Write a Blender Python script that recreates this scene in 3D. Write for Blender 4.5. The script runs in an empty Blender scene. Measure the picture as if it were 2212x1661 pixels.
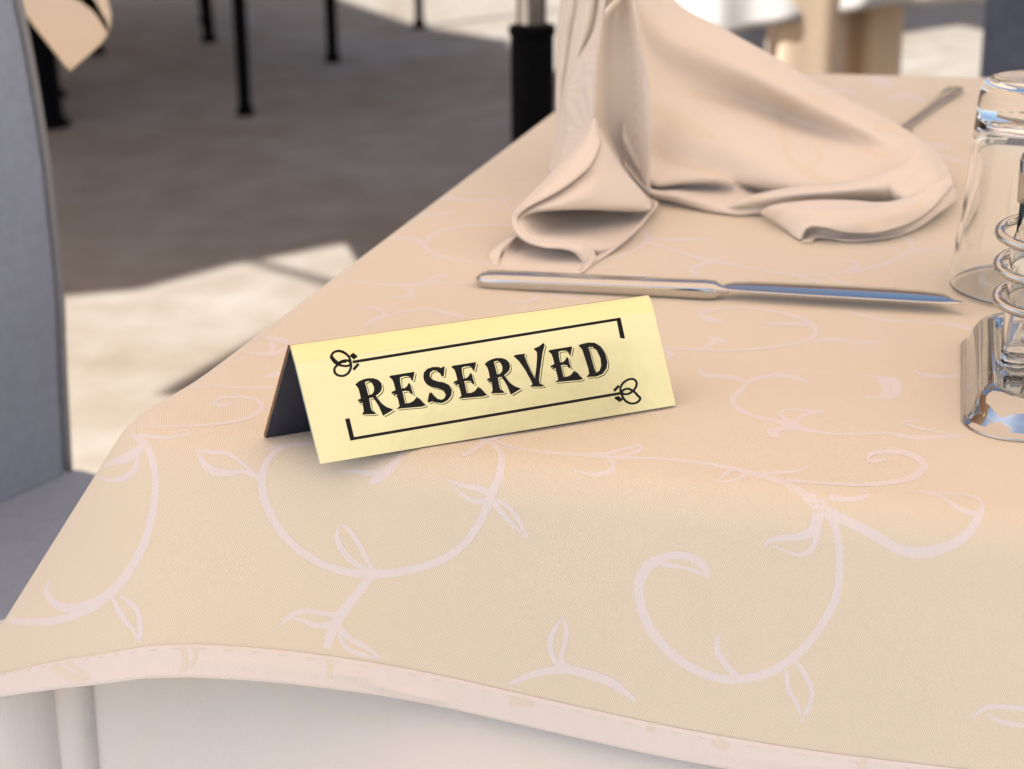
import bpy, bmesh, math, random
import numpy as np
from mathutils import Vector, Matrix
from mathutils.bvhtree import BVHTree
from mathutils.geometry import tessellate_polygon
random.seed(4)
rng = np.random.default_rng(4)
SC = bpy.context.scene
C = SC.collection

# ------------------------------------------------------------------ camera
F_PX, W_PX, H_PX = 4000.0, 2212.0, 1661.0      # focal length in the photo's pixels
CAM = np.array([0.0, 0.0, 0.992])
TZ = 0.74                                       # height of the table top
p_, r_ = math.radians(20.0), math.radians(-0.5)
_R = np.array([1, 0, 0.]); _U = np.array([0, math.sin(p_), math.cos(p_)]); _F = np.array([0, math.cos(p_), -math.sin(p_)])
R_ = _R * math.cos(r_) + _U * math.sin(r_); U_ = -_R * math.sin(r_) + _U * math.cos(r_)
cd = bpy.data.cameras.new('camera'); cam = bpy.data.objects.new('camera', cd); C.objects.link(cam)
cam.matrix_world = Matrix(((R_[0], U_[0], -_F[0], CAM[0]), (R_[1], U_[1], -_F[1], CAM[1]), (R_[2], U_[2], -_F[2], CAM[2]), (0, 0, 0, 1)))
cd.sensor_width = 36; cd.lens = 36 * F_PX / W_PX; cd.clip_start = 0.02; cd.clip_end = 400
cd.dof.use_dof = True; cd.dof.focus_distance = 0.69; cd.dof.aperture_fstop = 14.0
SC.camera = cam

# ------------------------------------------------------------------ world, sun
SUN_EL = math.radians(50); AWAY = np.array([0.80, 0.60]); COT = 1 / math.tan(SUN_EL)   # the light travels towards AWAY
w = bpy.data.worlds.new('World'); SC.world = w; w.use_nodes = True
nt = w.node_tree; bg = nt.nodes['Background']
sky = nt.nodes.new('ShaderNodeTexSky'); sky.sky_type = 'NISHITA'; sky.sun_disc = False
sky.sun_elevation = SUN_EL; sky.sun_rotation = math.atan2(-AWAY[0], -AWAY[1]); sky.dust_density = 1.5
nt.links.new(sky.outputs[0], bg.inputs[0]); bg.inputs[1].default_value = 0.09
sd = bpy.data.lights.new('sun', 'SUN'); sd.energy = 4.9; sd.angle = math.radians(0.6); sd.color = (1, .99, .975)
so = bpy.data.objects.new('sun', sd); C.objects.link(so); so.location = (-4, -4, 8)
ld = Vector((AWAY[0] * math.cos(SUN_EL), AWAY[1] * math.cos(SUN_EL), -math.sin(SUN_EL)))
so.rotation_euler = ld.to_track_quat('-Z', 'Y').to_euler()
SC.view_settings.view_transform = 'Standard'; SC.view_settings.look = 'None'
SC.view_settings.exposure = 1.06; SC.view_settings.gamma = 1

# ------------------------------------------------------------------ helpers
def ray(x, y): return R_ * (x - W_PX / 2) - U_ * (y - H_PX / 2) + _F * F_PX
def at_z(x, y, z=TZ):
    d = ray(x, y); return CAM + d * ((z - CAM[2]) / d[2])
def at_y(x, y, Y):
    d = ray(x, y); return CAM + d * (Y / d[1])
def on_plane(x, y, P, n):
    d = ray(x, y); return CAM + d * (np.dot(P - CAM, n) / np.dot(d, n))
def proj(P):
    v = np.asarray(P) - CAM; z = v @ _F
    return np.array([W_PX / 2 + F_PX * (v @ R_) / z, H_PX / 2 - F_PX * (v @ U_) / z])
def unit(v): v = np.asarray(v, float); return v / np.linalg.norm(v)
def cr(P, n, closed=False):
    """Catmull-Rom through the rows of P, n samples spaced by length"""
    P = np.asarray(P, float)
    if len(P) == 2: return np.array([P[0] + (P[1] - P[0]) * t for t in np.linspace(0, 1, n)])
    if closed: Q = np.vstack([P[-1], P, P[0], P[1]])
    else: Q = np.vstack([2 * P[0] - P[1], P, 2 * P[-1] - P[-2]])
    out = []
    for i in range(1, len(Q) - 2):
        a, b, c, d = Q[i - 1], Q[i], Q[i + 1], Q[i + 2]
        for t in np.linspace(0, 1, 16, endpoint=False):
            out.append(.5 * ((2 * b) + (-a + c) * t + (2 * a - 5 * b + 4 * c - d) * t * t + (-a + 3 * b - 3 * c + d) * t ** 3))
    out.append(Q[-2]); out = np.array(out)
    s = np.r_[0, np.cumsum(np.linalg.norm(np.diff(out[:, :3], axis=0), axis=1))]
    g = np.linspace(0, s[-1], n)
    return np.stack([np.interp(g, s, out[:, k]) for k in range(out.shape[1])], 1)
def mesh_obj(name, verts, faces, mat, parent=None, smooth=True):
    me = bpy.data.meshes.new(name)
    me.from_pydata([tuple(map(float, v)) for v in verts], [], [tuple(f) for f in faces])
    me.validate(); me.update()
    if smooth: me.polygons.foreach_set('use_smooth', [True] * len(me.polygons))
    me.materials.append(mat)
    o = bpy.data.objects.new(name, me); C.objects.link(o)
    if parent is not None: o.parent = parent
    return o
def grid_faces(nu, nv, off=0, closed=False):
    f = []
    for i in range(nu - (0 if closed else 1)):
        for j in range(nv - 1):
            a = i * nv + j; b = ((i + 1) % nu) * nv + j
            f.append((off + a, off + b, off + b + 1, off + a + 1))
    return f
class MB:
    def __init__(s): s.v = []; s.f = []
    def grid(s, P, closed=False):
        P = np.asarray(P, float); o = len(s.v)
        s.v += list(P.reshape(-1, 3)); s.f += grid_faces(P.shape[0], P.shape[1], o, closed); return s
    def box(s, c, h, ax=None, bev=0):
        c = np.asarray(c, float); ax = np.eye(3) if ax is None else np.asarray(ax)
        o = len(s.v)
        for x in (-1, 1):
            for y in (-1, 1):
                for z in (-1, 1): s.v.append(c + ax[0] * x * h[0] + ax[1] * y * h[1] + ax[2] * z * h[2])
        s.f += [tuple(o + i for i in q) for q in ((0, 1, 3, 2), (4, 6, 7, 5), (0, 4, 5, 1), (2, 3, 7, 6), (0, 2, 6, 4), (1, 5, 7, 3))]
        return s
    def tube(s, path, rad, n=16, caps=True, sq=None):
        path = np.asarray(path, float); m = len(path)
        rad = np.ones(m) * rad if np.isscalar(rad) else np.asarray(rad)
        T = np.gradient(path, axis=0); rows = []
        up = np.array([0, 0, 1.]);
        if abs(unit(T[0]) @ up) > .9: up = np.array([1., 0, 0])
        for i in range(m):
            t = unit(T[i]); a = unit(np.cross(up, t)); b = np.cross(t, a); up = b if i else up
            if i: up = b
            th = np.linspace(0, 2 * np.pi, n, endpoint=False)
            rows.append([path[i] + rad[i] * (a * math.cos(q) + b * math.sin(q)) for q in th])
            up = b
        P = np.array(rows).transpose(1, 0, 2); o = len(s.v)
        s.v += list(P.reshape(-1, 3)); s.f += grid_faces(n, m, o, True)
        if caps:
            s.f.append(tuple(o + i * m for i in range(n))[::-1]); s.f.append(tuple(o + i * m + m - 1 for i in range(n)))
        return s
    def lathe(s, prof, c=(0, 0, 0), n=64, close=False):
        c = np.asarray(c, float); th = np.linspace(0, 2 * np.pi, n, endpoint=False)
        P = np.array([[c + np.array([r * math.cos(t), r * math.sin(t), z]) for r, z in prof] for t in th])
        return s.grid(P, True)
    def build(s, name, mat, parent=None, smooth=True, bevel=0, seg=3, auto=False):
        o = mesh_obj(name, s.v, s.f, mat, parent, smooth)
        bm = bmesh.new(); bm.from_mesh(o.data); bmesh.ops.remove_doubles(bm, verts=bm.verts, dist=1e-7)
        bmesh.ops.recalc_face_normals(bm, faces=bm.faces); bm.to_mesh(o.data); bm.free()
        if bevel:
            m = o.modifiers.new('bevel', 'BEVEL'); m.width = bevel; m.segments = seg; m.limit_method = 'ANGLE'
        return o
def solid(o, t, off=0):
    m = o.modifiers.new('thick', 'SOLIDIFY'); m.thickness = t; m.offset = off; return o
def tag(o, label=None, cat=None, group=None, kind=None):
    for k, v in (('label', label), ('category', cat), ('group', group), ('kind', kind)):
        if v: o[k] = v
    return o
def empty(name, loc=(0, 0, 0), **k):
    o = bpy.data.objects.new(name, None); C.objects.link(o); o.location = tuple(map(float, loc)); o.empty_display_size = .05
    return tag(o, **k)
def under(o, root):          # parent keeping world placement
    o.parent = root; o.matrix_parent_inverse = Matrix.Translation(-root.location); return o
def copy_tree(o, parent=None):
    c = o.copy(); C.objects.link(c); c.parent = parent
    for ch in list(o.children): copy_tree(ch, c)
    return c

# ------------------------------------------------------------------ materials
def mat(name, col, rough=.6, metal=0, spec=.5, trans=0, ior=1.5):
    m = bpy.data.materials.new(name); m.use_nodes = True; b = m.node_tree.nodes['Principled BSDF']
    b.inputs['Base Color'].default_value = (*col, 1); b.inputs['Roughness'].default_value = rough
    b.inputs['Metallic'].default_value = metal; b.inputs['Specular IOR Level'].default_value = spec
    b.inputs['Transmission Weight'].default_value = trans; b.inputs['IOR'].default_value = ior
    return m, m.node_tree.nodes, m.node_tree.links, b
def noise_col(m, N, L, B, c1, c2, scale, detail=6, lo=.3, hi=.7, coord='Object', bump=0, bscale=None, bdist=.001):
    tc = N.new('ShaderNodeTexCoord'); nz = N.new('ShaderNodeTexNoise'); nz.inputs['Scale'].default_value = scale
    nz.inputs['Detail'].default_value = detail; L.new(tc.outputs[coord], nz.inputs['Vector'])
    r = N.new('ShaderNodeValToRGB'); r.color_ramp.elements[0].position = lo; r.color_ramp.elements[1].position = hi
    r.color_ramp.elements[0].color = (*c1, 1); r.color_ramp.elements[1].color = (*c2, 1)
    L.new(nz.outputs['Fac'], r.inputs['Fac']); L.new(r.outputs['Color'], B.inputs['Base Color'])
    if bump:
        n2 = N.new('ShaderNodeTexNoise'); n2.inputs['Scale'].default_value = bscale or scale * 6; n2.inputs['Detail'].default_value = 5
        L.new(tc.outputs[coord], n2.inputs['Vector'])
        bp = N.new('ShaderNodeBump'); bp.inputs['Strength'].default_value = bump; bp.inputs['Distance'].default_value = bdist
        L.new(n2.outputs['Fac'], bp.inputs['Height']); L.new(bp.outputs['Normal'], B.inputs['Normal'])
def cloth_mat(name, col, pitch=.00072, ang=-24, amp=.2, bump=.35, sheen=.45, sub=None, wr=.25, coord='UV'):
    """woven satin: fine diagonal twill in colour and relief, slow tonal drift"""
    m, N, L, B = mat(name, col, .72, spec=.25)
    B.inputs['Sheen Weight'].default_value = sheen; B.inputs['Sheen Roughness'].default_value = .4
    tc = N.new('ShaderNodeTexCoord'); mp = N.new('ShaderNodeMapping'); mp.inputs['Rotation'].default_value = (0, 0, math.radians(ang))
    L.new(tc.outputs[coord], mp.inputs['Vector'])
    wv = N.new('ShaderNodeTexWave'); wv.wave_type = 'BANDS'; wv.bands_direction = 'X'; wv.inputs['Scale'].default_value = .314 / pitch
    wv.inputs['Distortion'].default_value = .8; wv.inputs['Detail'].default_value = 1.5; wv.inputs['Detail Scale'].default_value = 2
    L.new(mp.outputs['Vector'], wv.inputs['Vector'])
    nz = N.new('ShaderNodeTexNoise'); nz.inputs['Scale'].default_value = 1400; nz.inputs['Detail'].default_value = 2; L.new(tc.outputs[coord], nz.inputs['Vector'])
    ns = N.new('ShaderNodeTexNoise'); ns.inputs['Scale'].default_value = 9; ns.inputs['Detail'].default_value = 3; L.new(tc.outputs['Object'], ns.inputs['Vector'])
    a = N.new('ShaderNodeMath'); a.operation = 'MULTIPLY_ADD'; a.inputs[1].default_value = .5; L.new(nz.outputs['Fac'], a.inputs[0]); 
    sc = N.new('ShaderNodeMath'); sc.operation = 'MULTIPLY'; sc.inputs[1].default_value = .75; L.new(wv.outputs['Fac'], sc.inputs[0]); L.new(sc.outputs[0], a.inputs[2])
    r = N.new('ShaderNodeMapRange'); r.inputs['From Min'].default_value = .1; r.inputs['From Max'].default_value = 1.15
    r.inputs['To Min'].default_value = 1 - amp; r.inputs['To Max'].default_value = 1 + amp * .6; L.new(a.outputs[0], r.inputs['Value'])
    r2 = N.new('ShaderNodeMapRange'); r2.inputs['To Min'].default_value = .95; r2.inputs['To Max'].default_value = 1.05; L.new(ns.outputs['Fac'], r2.inputs['Value'])
    mu = N.new('ShaderNodeMath'); mu.operation = 'MULTIPLY'; L.new(r.outputs[0], mu.inputs[0]); L.new(r2.outputs[0], mu.inputs[1])
    mx = N.new('ShaderNodeMix'); mx.data_type = 'RGBA'; mx.blend_type = 'MULTIPLY'; mx.inputs['Factor'].default_value = 1
    mx.inputs['A'].default_value = (*col, 1); cmb = N.new('ShaderNodeCombineColor')
    for i in range(3): L.new(mu.outputs[0], cmb.inputs[i])
    L.new(cmb.outputs[0], mx.inputs['B']); L.new(mx.outputs['Result'], B.inputs['Base Color'])
    bp = N.new('ShaderNodeBump'); bp.inputs['Strength'].default_value = bump; bp.inputs['Distance'].default_value = .00012
    L.new(a.outputs[0], bp.inputs['Height']); L.new(bp.outputs['Normal'], B.inputs['Normal'])
    nw = N.new('ShaderNodeTexNoise'); nw.inputs['Scale'].default_value = 38; nw.inputs['Detail'].default_value = 3; nw.inputs['Distortion'].default_value = .6; L.new(tc.outputs['Object'], nw.inputs['Vector'])
    b2 = N.new('ShaderNodeBump'); b2.inputs['Strength'].default_value = wr; b2.inputs['Distance'].default_value = .0016
    L.new(nw.outputs['Fac'], b2.inputs['Height']); L.new(b2.outputs['Normal'], bp.inputs['Normal'])
    if sub:                                        # light passing through thin cloth
        out = N['Material Output']; tr = N.new('ShaderNodeBsdfTranslucent'); tr.inputs['Color'].default_value = (*sub[1], 1)
        ms = N.new('ShaderNodeMixShader'); ms.inputs[0].default_value = sub[0]
        L.new(B.outputs[0], ms.inputs[1]); L.new(tr.outputs[0], ms.inputs[2]); L.new(ms.outputs[0], out.inputs['Surface'])
    return m
M = {}
CREAM = (.755, .675, .55); VINE = (.765, .71, .72)
M['cream'] = cloth_mat('cream jacquard', CREAM)
M['vine'] = cloth_mat('pale vine weave', VINE, ang=8, amp=.12)
M['hem'] = cloth_mat('pale hem weave', (.78, .715, .70), ang=12, amp=.10)
M['hemleaf'] = cloth_mat('cream leaf in the hem', (.77, .69, .60)); M['under'] = cloth_mat('pale reverse cloth', (.89, .86, .845), ang=15, amp=.12, sub=(.15, (.85, .6, .4)))
M['undervine'] = cloth_mat('reverse vine weave', (.89, .86, .82), ang=65, amp=.12, sub=(.15, (.85, .6, .4)))
M['napkin'] = cloth_mat('napkin weave', (.87, .79, .715), amp=.08, bump=.3, wr=.5, sub=(.07, (.9, .66, .45)), coord='Object')
M['napvine'] = cloth_mat('napkin vine weave', (.85, .755, .64), amp=.05, bump=.1, sub=(.07, (.9, .66, .45)), coord='Object')
M['napstitch'] = mat('napkin thread', (.80, .76, .80), .7)[0]
m, N, L, B = mat('gold acrylic', (.90, .80, .46), .12, 1); M['gold'] = m
noise_col(m, N, L, B, (.88, .80, .49), (.90, .82, .52), 30, bump=.2, bscale=9, bdist=.003)
nz = N.new('ShaderNodeTexNoise'); nz.inputs['Scale'].default_value = 90; mr = N.new('ShaderNodeMapRange'); mr.inputs['To Min'].default_value = .07; mr.inputs['To Max'].default_value = .17; L.new(N['Texture Coordinate'].outputs['Object'], nz.inputs['Vector']); L.new(nz.outputs['Fac'], mr.inputs['Value']); L.new(mr.outputs[0], B.inputs['Roughness'])
M['goldedge'] = mat('acrylic edge', (.22, .09, .02), .35, .2)[0]
M['glassedge'] = mat('sawn acrylic edge', (.45, .55, .50), .4, 0)[0]
M['navy'] = mat('dark backing', (.018, .022, .045), .35)[0]
M['ink'] = mat('black print', (.004, .004, .006), .5, spec=.25)[0]
m, N, L, B = mat('cutlery steel', (.60, .59, .58), .08, 1); M['steel'] = m
tc = N.new('ShaderNodeTexCoord'); nz = N.new('ShaderNodeTexNoise'); nz.inputs['Scale'].default_value = 60; L.new(tc.outputs['Object'], nz.inputs['Vector'])
mr = N.new('ShaderNodeMapRange'); mr.inputs['To Min'].default_value = .05; mr.inputs['To Max'].default_value = .13; L.new(nz.outputs['Fac'], mr.inputs['Value']); L.new(mr.outputs[0], B.inputs['Roughness'])
m, N, L, B = mat('chrome', (.50, .49, .48), .05, 1); M['chrome'] = m
tc = N.new('ShaderNodeTexCoord'); nz = N.new('ShaderNodeTexNoise'); nz.inputs['Scale'].default_value = 220; nz.inputs['Detail'].default_value = 4; L.new(tc.outputs['Object'], nz.inputs['Vector'])
mr = N.new('ShaderNodeMapRange'); mr.inputs['From Min'].default_value = .5; mr.inputs['From Max'].default_value = .8; mr.inputs['To Min'].default_value = .03; mr.inputs['To Max'].default_value = .3; L.new(nz.outputs['Fac'], mr.inputs['Value']); L.new(mr.outputs[0], B.inputs['Roughness'])
M['glass'] = mat('clear glass', (.985, .995, .99), .0, trans=1, ior=1.5)[0]
m, N, L, B = mat('grey upholstery', (.15, .16, .19), .85, spec=.2); M['grey'] = m
noise_col(m, N, L, B, (.29, .34, .44), (.33, .385, .49), 120, bump=.4, bscale=900, bdist=.0005)
M['piping'] = mat('grey piping', (.26, .27, .29), .8)[0]
m, N, L, B = mat('blue grey upholstery', (.10, .12, .18), .85, spec=.2); M['bluegrey'] = m
noise_col(m, N, L, B, (.085, .10, .155), (.13, .15, .21), 30)
m, N, L, B = mat('black legs', (.002, .002, .003), .7, spec=.06); M['black'] = m
M['wood'] = mat('table board', (.25, .16, .09), .6)[0]
M['white'] = cloth_mat('white overlay cloth', (.58, .55, .52), amp=.03, bump=.05, sub=(.12, (.9, .75, .55)), coord='Object')
M['peach'] = cloth_mat('peach undercloth', (.80, .65, .47), amp=.03, bump=.05, sub=(.3, (.9, .6, .3)), coord='Object')
M['bgcream'] = cloth_mat('cream overlay cloth', (.76, .62, .42), amp=.03, bump=.05, sub=(.1, (.9, .65, .35)), coord='Object')
m, N, L, B = mat('pale stone floor', (.42, .37, .32), .8, spec=.25); M['floor'] = m
tc = N.new('ShaderNodeTexCoord')
n1 = N.new('ShaderNodeTexNoise'); n1.inputs['Scale'].default_value = 1.6; n1.inputs['Detail'].default_value = 8; L.new(tc.outputs['Object'], n1.inputs['Vector'])
n2 = N.new('ShaderNodeTexNoise'); n2.inputs['Scale'].default_value = 9; n2.inputs['Detail'].default_value = 6; L.new(tc.outputs['Object'], n2.inputs['Vector'])
ad = N.new('ShaderNodeMath'); ad.operation = 'ADD'; L.new(n1.outputs['Fac'], ad.inputs[0]); L.new(n2.outputs['Fac'], ad.inputs[1])
rp = N.new('ShaderNodeValToRGB'); rp.color_ramp.elements[0].position = .72 / 2; rp.color_ramp.elements[1].position = 1.3 / 2
rp.color_ramp.elements[0].color = (.240, .195, .145, 1); rp.color_ramp.elements[1].color = (.335, .300, .256, 1)
hf = N.new('ShaderNodeMath'); hf.operation = 'MULTIPLY'; hf.inputs[1].default_value = .5; L.new(ad.outputs[0], hf.inputs[0]); L.new(hf.outputs[0], rp.inputs['Fac'])
vo = N.new('ShaderNodeTexVoronoi'); vo.inputs['Scale'].default_value = 1.3; L.new(tc.outputs['Object'], vo.inputs['Vector'])
vr = N.new('ShaderNodeMapRange'); vr.inputs['From Min'].default_value = .02; vr.inputs['From Max'].default_value = .07; vr.inputs['To Min'].default_value = .72; L.new(vo.outputs['Distance'], vr.inputs['Value'])
mm = N.new('ShaderNodeMix'); mm.data_type = 'RGBA'; mm.blend_type = 'MULTIPLY'; mm.inputs['Factor'].default_value = 1; L.new(rp.outputs[0], mm.inputs['A'])
cc = N.new('ShaderNodeCombineColor'); [L.new(vr.outputs[0], cc.inputs[i]) for i in range(3)]; L.new(cc.outputs[0], mm.inputs['B']); L.new(mm.outputs['Result'], B.inputs['Base Color'])
# shade sail cloth: lets a warm part of the sun through
m = bpy.data.materials.new('sail canvas'); m.use_nodes = True; N = m.node_tree.nodes; L = m.node_tree.links; B = N['Principled BSDF']
B.inputs['Base Color'].default_value = (.74, .67, .57, 1); B.inputs['Roughness'].default_value = .9
tr = N.new('ShaderNodeBsdfTranslucent'); tr.inputs['Color'].default_value = (.88, .765, .665, 1); ms = N.new('ShaderNodeMixShader'); ms.inputs[0].default_value = .68
L.new(B.outputs[0], ms.inputs[1]); L.new(tr.outputs[0], ms.inputs[2]); L.new(ms.outputs[0], N['Material Output'].inputs['Surface']); M['sail'] = m
m = m.copy(); m.name = 'dense sail canvas'; m.node_tree.nodes['Mix Shader'].inputs[0].default_value = .26; m.node_tree.nodes['Translucent BSDF'].inputs['Color'].default_value = (.8, .43, .15, 1); M['densesail'] = m
def plaster(name, c1, c2):
    m, N, L, B = mat(name, c1, .9, spec=.2); noise_col(m, N, L, B, c1, c2, 1.2, bump=.4, bscale=40, bdist=.01); return m
M['plaster'] = plaster('cream plaster', (.41, .385, .34), (.47, .445, .40)); M['plaster2'] = plaster('ochre plaster', (.36, .27, .19), (.44, .34, .25))
M['shutter'] = mat('dark shutter', (.04, .06, .05), .5)[0]; M['paleshutter'] = mat('pale shutter', (.27, .24, .2), .6)[0]; M['rooftile'] = plaster('roof tiles', (.30, .13, .07), (.42, .2, .11))

# ------------------------------------------------------------------ the setting
fl = mesh_obj('floor', [(-150, -150, 0), (150, -150, 0), (150, 150, 0), (-150, 150, 0)], [(0, 1, 2, 3)], M['floor'], smooth=False); tag(fl, kind='structure')

def sail(name, ground, z, label, mt='sail'):
    """an unseen canvas at height z, shaped so its shade covers the polygon 'ground'"""
    g = np.array(ground, float) - AWAY * z * COT
    o = mesh_obj(name, [(x, y, z) for x, y in g], [tuple(range(len(g)))], M[mt], smooth=False)
    solid(o, .004); tag(o, label, 'sunshade'); return o
sail('shade_caster', [(-.551, 2.698), (-.39, 3.06), (.3, 3.25), (1.3, 3.2), (3.4, 3.15), (3.5, .12), (-.95, .10), (-.8, 1.3), (-.42, 2.30), (-.43, 2.655)], 1.95,  # unseen canopy, outline drawn to drop shade on table and chair
     'beige unseen canopy over the laid table, outline shaped to cast its shade')
sail('shade_caster', [at_z(1870, 86, 0)[:2], at_z(2074, 54, 0)[:2], at_z(2280, 100, 0)[:2], (3.2, 7.2), (.95, 7.4)], 3.1, 'brown unseen canvas added far right to shade the floor', 'densesail')  # unseen canvas, added only to darken the floor behind the sunlit table
sail('shade_caster', [(-4.5, 3.0), (-1.6, 3.1), (-.814, 3.214), (-.68, 3.25), (-.512, 3.43), (-.275, 3.20), (.1, 2.96), (.11, 2.99), (-.255, 3.232), (-.485, 3.44), (-.255, 3.605), (.9, 3.95), (1.0, 5.0),  # unseen canopy; its thin tongue is added for the narrow strip of shade
                    (.045, 5.45), (.0, 5.94), (-.31, 6.26), (-.61, 6.86), (-2.0, 11.5), (-11, 12.5), (-12, 3.2)], 2.9,
     'brown unseen canopy over the tables behind, outline shaped to cast the floor shade', 'densesail')

def house(org, ax, length, height, nw, nf, matl, label, wm='shutter'):
    """facade with its windows, shutters and eaves; stands outside the picture, seen in the polished metal"""
    org = np.array([*org, 0.]); ax = np.array([*unit(ax), 0.]); n = np.array([ax[1], -ax[0], 0.])
    r = empty('house', org, label=label, cat='house')
    c = org + ax * length / 2 - n * 2.0
    under(MB().box(c + np.array([0, 0, height / 2]), (length / 2, 2.0, height / 2), [ax, n, np.array([0, 0, 1.])]).build('wall', M[matl], smooth=False), r)
    under(MB().box(c + np.array([0, 0, height + .12]), (length / 2 + .4, 2.5, .12), [ax, n, np.array([0, 0, 1.])]).build('eaves', M['rooftile'], smooth=False), r)
    for f in range(nf):
        for i in range(nw):
            q = org + ax * length * (i + .5) / nw + np.array([0, 0, 1.7 + f * 3.1])
            w_ = under(MB().box(q + n * .02, (.5, .03, .8), [ax, n, np.array([0, 0, 1.])]).build('window', M[wm], smooth=False), r)
    return r
house((4.2, 1.0), (0, -1), 12.0, 6.4, 4, 2, 'plaster', 'cream plastered house along the right of the terrace, outside the picture', 'paleshutter')
house((-9.0, 15.0), (1, 0), 24.0, 5.6, 7, 1, 'plaster2', 'ochre house across the far side of the terrace, above the picture')

# ------------------------------------------------------------------ our table: plan
A = at_z(266, 936)[:2]; e2 = unit(at_z(860, 491)[:2] - A); e1 = np.array([e2[1], -e2[0]])
e1 = unit(e1 + np.array([0, .012]))
A = A - e1 * .009
FL = A + e2 * (np.linalg.norm(at_z(1335, 140)[:2] - A)); fdir = unit(at_z(2130, 160)[:2] - at_z(1770, 151)[:2])
FLp = at_z(1770, 151)[:2]; tt = np.linalg.solve(np.array([e2, -fdir]).T, FLp - A); FL = A + e2 * tt[0]
FR = FL + fdir * 1.05; NR = A + e1 * 1.05
def round_poly(pts, rad, n_arc=14, n_edge=70):
    """counter-clockwise rounded polygon -> points, outward normals, corner weight"""
    P, Nn, Wt, Sx = [], [], [], []
    m = len(pts)
    for i in range(m):
        a, b, c = pts[i - 1], pts[i], pts[(i + 1) % m]
        d0, d1 = unit(b - a), unit(c - b); n0 = np.array([d0[1], -d0[0]]); n1 = np.array([d1[1], -d1[0]])
        bis = unit(n0 + n1); cosh = bis @ n0; cen = b - bis * rad / cosh
        a0 = math.atan2(n0[1], n0[0]); a1 = math.atan2(n1[1], n1[0])
        while a1 < a0: a1 += 2 * math.pi
        for q in np.linspace(a0, a1, n_arc):
            n = np.array([math.cos(q), math.sin(q)]); P.append(cen + n * rad); Nn.append(n)
            Wt.append(1.0); Sx.append(i)
        bis2 = unit(n1 + np.array([(pts[(i + 2) % m] - c)[1], -(pts[(i + 2) % m] - c)[0]]) / np.linalg.norm(pts[(i + 2) % m] - c))
        cosh2 = bis2 @ n1; cen2 = c - bis2 * rad / cosh2
        s, e = cen + n1 * rad, cen2 + n1 * rad; Ln = np.linalg.norm(e - s)
        for t in np.linspace(0, 1, n_edge + 2)[1:-1]:
            P.append(s + (e - s) * t); Nn.append(n1); dd = min(t, 1 - t) * Ln; Wt.append(math.exp(-(dd / (.032 if i == 3 else .075)) ** 2)); Sx.append(i)
    return np.array(P), np.array(Nn), np.array(Wt), np.array(Sx)
quad = [A, NR, FR, FL]
cen = sum(quad) / 4
PP, NN, WW, SX = round_poly(quad, .034, n_arc=20, n_edge=110)
HEM = np.array([(-400, 1590), (-150, 1530), (0, 1500), (100, 1485), (250, 1468), (450, 1452), (640, 1464), (800, 1494), (950, 1528), (1100, 1560), (1400, 1624), (1600, 1668), (1850, 1705), (2212, 1742), (2700, 1800)], float)
FLARE, RC, RR = 25, .013, .016; TURN = 10
def prof(i, L, k=0.):
    """point on the overlay at length L below the rounded edge, pushed out by k"""
    n = NN[i]; th = math.radians(8 + FLARE * WW[i] ** 1.1)
    amax = math.pi / 2 - th; rr = RR + RC * WW[i] ** 2; la = rr * amax
    if L <= la:
        a = L / rr; off = -RR + rr * math.sin(a); dz = rr * (1 - math.cos(a)); nn = (math.sin(a), math.cos(a))
    else:
        off = -RR + rr * math.sin(amax) + (L - la) * math.sin(th); dz = rr * (1 - math.cos(amax)) + (L - la) * math.cos(th); nn = (math.sin(amax), math.cos(amax))
        s = i * .045; off += .0022 * math.sin(s * 3.1 + 1.) * min(1, (L - la) / .05) * (1 - WW[i]) + .0011 * math.sin(s * 8.3) * ((L - la) / .07)
    p = PP[i] + n * (off + k * nn[0]); return np.array([p[0], p[1], TZ - dz + k * nn[1]])
nP = len(PP)
LH = np.where(SX == 3, .125, .085)
LH[(SX == 0) & (np.arange(nP) < 20)] = .12
for i in range(nP):
    if SX[i] in (0,) or (SX[i] == 3 and WW[i] > .02):
        best = None
        for Lx in np.arange(.03, .22, .0005):
            q = proj(prof(i, Lx)); d = q[1] - np.interp(q[0], HEM[:, 0], HEM[:, 1])
            if d > 0: best = Lx; break
        if best: LH[i] = best
k = np.ones(9) / 9; LH = np.convolve(np.r_[LH[-4:], LH, LH[:4]], k, 'valid')
# overlay mesh: rings from hem up over the edge, then inwards over the top
NR_, NIN = 46, 64
RG = [(at_z(800, 500)[:2], at_z(1000, 570)[:2], .0016, .010), (at_z(1500, 480)[:2], at_z(1950, 560)[:2], .0007, .014), (at_z(1500, 980)[:2], at_z(2250, 900)[:2], .0005, .02), (at_z(1000, 700)[:2], at_z(1250, 420)[:2], .0006, .012)]
def ridge(q):
    h = 0
    for a, b, amp, wd in RG:
        L_ = np.linalg.norm(b - a); u = (b - a) / L_; r = q - a; s_ = r @ u; d = r @ np.array([-u[1], u[0]]); h += amp * math.exp(-(d / wd) ** 2) * math.exp(-max(0, -s_, s_ - L_) ** 2 / .0006)
    return h
rings = []
for i in range(nP):
    col = [prof(i, LH[i] * t) for t in np.linspace(1, 0, NR_)]
    p0 = col[-1].copy()
    for j in range(1, NIN + 1):
        t = (j / NIN) ** 1.4; q = p0[:2] + (cen - p0[:2]) * t * .995
        z = TZ + (.0007 * math.sin(q[0] * 21 + 1.2) * math.sin(q[1] * 17) + ridge(q)) * min(1, t * 14)
        col.append(np.array([q[0], q[1], z]))
    rings.append(col)
G = np.array(rings)
ov = MB().grid(G, True)
ov.f.append(tuple(i * G.shape[1] + G.shape[1] - 1 for i in range(nP)))
cloth = ov.build('tablecloth', M['cream'])
tag(cloth, 'cream overlay cloth with pale vine scrolls and stitched hem, on the laid table', 'tablecloth')
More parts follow.
